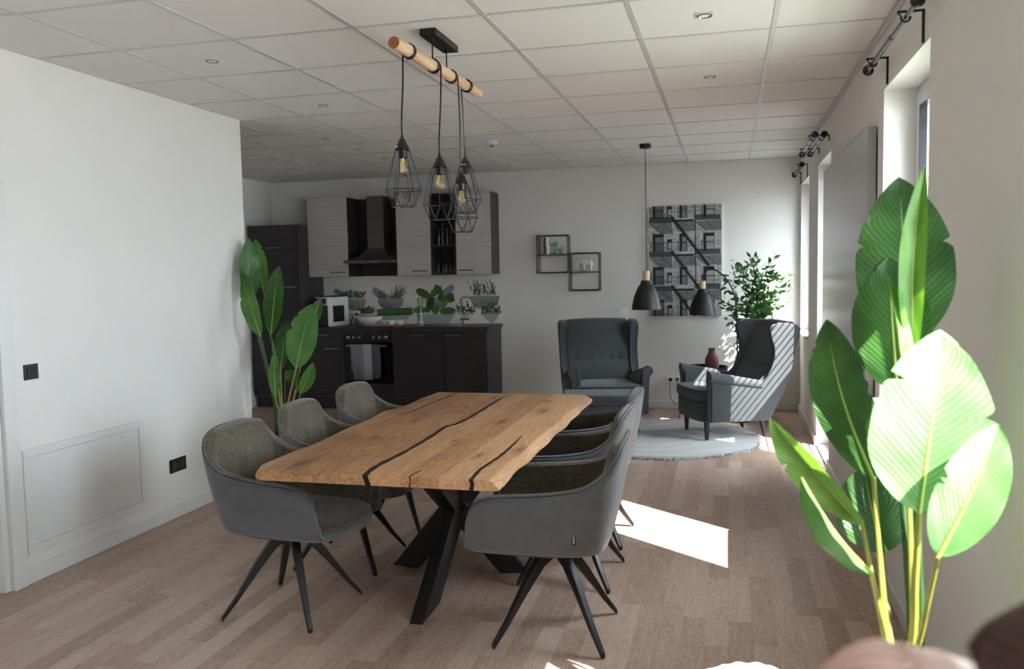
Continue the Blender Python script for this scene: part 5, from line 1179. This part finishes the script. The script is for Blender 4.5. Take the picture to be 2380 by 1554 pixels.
# ---------------- foreground ----------------
M_fleece = fabric('white_fleece', 'dfe3e2', 1, .06, 120, .6, .03, 1)
t = thing('pouf', 'round seat under a white fleece at the bottom edge of the photo', 'pouf', (.05, 2.08, 0))
MB().lathe([(0, 0), (.14, 0), (.155, .03), (.16, .2), (.155, .39), (.14, .42), (0, .424)], (.065, 2.15, 0), 36).build('body', M_pot, t, 50)
rr = random.Random(3); Gp = []
for i in range(25):
    row = []
    for j in range(60):
        a = 2*math.pi*j/60; r = .17*i/24*(1+.03*math.sin(a*5)); z = .457+rr.uniform(-.005, .005) if i < 21 else .457-.012*(i-20)+rr.uniform(-.004, .004)
        row.append((.065+r*math.cos(a), 2.15+r*math.sin(a), z))
    Gp.append(row+[row[0]])
o = MB().grid(Gp).build('fleece_throw', M_fleece, None, 60); tag(o, 'white fluffy fleece throw peeping in at the bottom edge of the photo', 'throw')
# a seated person whose hair and raised hand reach into the bottom right corner
t = thing('person', 'person with dark auburn hair and pale blue shirt, hand raised, bottom right corner', 'person', (.40, .74, 0))
V = [(.44, .74, .56), (.43, .74, .72), (.39, .74, .89), (.37, .74, .98), (.335, .74, 1.05), (.305, .74, 1.12), (.295, .74, 1.185),
     (.37, .90, .94), (.37, .99, .84), (.32, .94, .97), (.252, .83, 1.122), (.37, .58, .94), (.34, .50, .74), (.14, .56, .62), (.08, .58, .62),
     (.42, .83, .54), (.02, .84, .55), (-.02, .84, .10), (-.16, .84, .05), (.42, .65, .54), (.02, .64, .55), (-.02, .64, .10), (-.16, .64, .05)]
E = [(0, 1), (1, 2), (2, 3), (3, 4), (4, 5), (5, 6), (3, 7), (7, 8), (8, 9), (9, 10), (3, 11), (11, 12), (12, 13), (13, 14), (0, 15), (15, 16), (16, 17), (17, 18), (0, 19), (19, 20), (20, 21), (21, 22)]
Rr = [(.14, .11), (.12, .10), (.13, .10), (.08, .07), (.052, .05), (.078, .085), (.070, .075), .055, .045, .038, .027, .055, .045, .027, .034, .085, .065, .042, .03, .085, .065, .042, .03]
body = skin('body', V, E, Rr, M_skin, t)
V2 = V[:4]+V[7:11]+V[11:14]; V2 = [V[0], V[1], V[2], V[3], V[7], V[8], V[9], (.274, .85, 1.095), V[11], V[12], (.18, .545, .64)]
skin('shirt', V2, [(0, 1), (1, 2), (2, 3), (3, 4), (4, 5), (5, 6), (6, 7), (3, 8), (8, 9), (9, 10)], [(.155, .125), (.135, .115), (.145, .115), (.088, .078), .066, .056, .047, .038, .066, .056, .04], M_shirt, t)
V3 = [V[0], V[15], V[16], (-.02, .84, .14), V[19], V[20], (-.02, .64, .14)]
skin('trousers', V3, [(0, 1), (1, 2), (2, 3), (0, 4), (4, 5), (5, 6)], [(.15, .12), .098, .078, .055, .098, .078, .055], M_jeans, t)
for yy in (.64, .84): MB().ell((-.07, yy, .045), .13, .05, .045).build('shoe', M_plast, t)
# face turned to the left of the photo
hc = Vector((.285, .74, 1.145)); fx_ = hc.x-.088
MB().tube([(fx_-.004, .74, 1.17), (fx_-.022, .74, 1.135), (fx_-.006, .74, 1.128)], [.008, .012, .008], 10).build('nose', M_skin, body)
for s in (-1, 1):
    MB().ell((fx_+.006, .74+s*.030, 1.168), .009, .012, .009).build('eye', M_cer, body); MB().ell((fx_-.001, .74+s*.030, 1.168), .004, .006, .006).build('iris', M_plast, body)
    MB().ell((hc.x+.01, .74+s*.080, 1.15), .018, .008, .030).build('ear', M_skin, body)
MB().ell((fx_+.010, .74, 1.105), .010, .022, .006).build('mouth', mat('lips', 'a05a55', .45), body)
b = MB(); Gh = []
for i in range(19):
    th = math.pi*.66*i/18; row = []
    for j in range(49):
        ph = 2*math.pi*j/48; d = Vector((math.sin(th)*math.cos(ph), math.sin(th)*math.sin(ph), math.cos(th))); front_ = max(0, -d.x)
        cut = 1 if not (front_ > .55 and d.z < .45) else .86
        row.append(Vector((.286, .742, 1.145))+Vector((d.x*.108, d.y*.098, d.z*.112))*(cut+.012*math.sin(ph*23+th*4)))
    Gh.append(row)
b.grid(Gh)
for k in range(70):
    a = rr.uniform(-2.2, 2.2); p = Vector((.32+.095*math.cos(a), .742+.10*math.sin(a), 1.17)); b.tube(spline([p+Vector((0, 0, .05)), p+Vector((.012*math.cos(a), .012*math.sin(a), -.05)), p+Vector((.01*math.cos(a)+.02, .02*math.sin(a), -.20+rr.uniform(-.04, .03)))], 4), [.010]*4+[.008]*4+[.002], 6)
b.build('hair', M_hair, t, 70)
# raised hand: palm, four unequal bent fingers and a thumb from the side of the palm
W_ = V[10]; hv = [W_, (.232, .815, 1.140), (.202, .80, 1.158), (.168, .792, 1.163)]; he = [(0, 1), (1, 2), (2, 3)]; hr = [(.027, .024), (.030, .020), (.040, .018), (.040, .016)]
for i, (dy, l) in enumerate(((-.030, .92), (-.010, 1.0), (.012, .95), (.033, .78))):
    k = len(hv); a0 = Vector((.160, .793+dy, 1.162)); hv += [tuple(a0), tuple(a0+Vector((-.038*l, 0, .004))), tuple(a0+Vector((-.066*l, .0, -.006))), tuple(a0+Vector((-.084*l, 0, -.024)))]
    he += [(3, k), (k, k+1), (k+1, k+2), (k+2, k+3)]; hr += [.0105, .0100, .0088, .0075]
k = len(hv); hv += [(.200, .775, 1.135), (.176, .757, 1.128), (.150, .750, 1.125)]; he += [(2, k), (k, k+1), (k+1, k+2)]; hr += [.014, .0115, .009]
skin('hand', hv, he, hr, M_skin, body)
# what the person sits on
t = thing('bench', 'dark upholstered bench under the seated person', 'bench', (.40, .74, 0))
MB().box(.16, .66, .30, 1.15, .33, .425).build('seat', M_arm, t, 40, .03, 4)
for x in (.2, .62):
    for y in (.35, 1.1): MB().box(x-.02, x+.02, y-.02, y+.02, 0, .332).build('leg', M_blackleg, t, 0, .003)
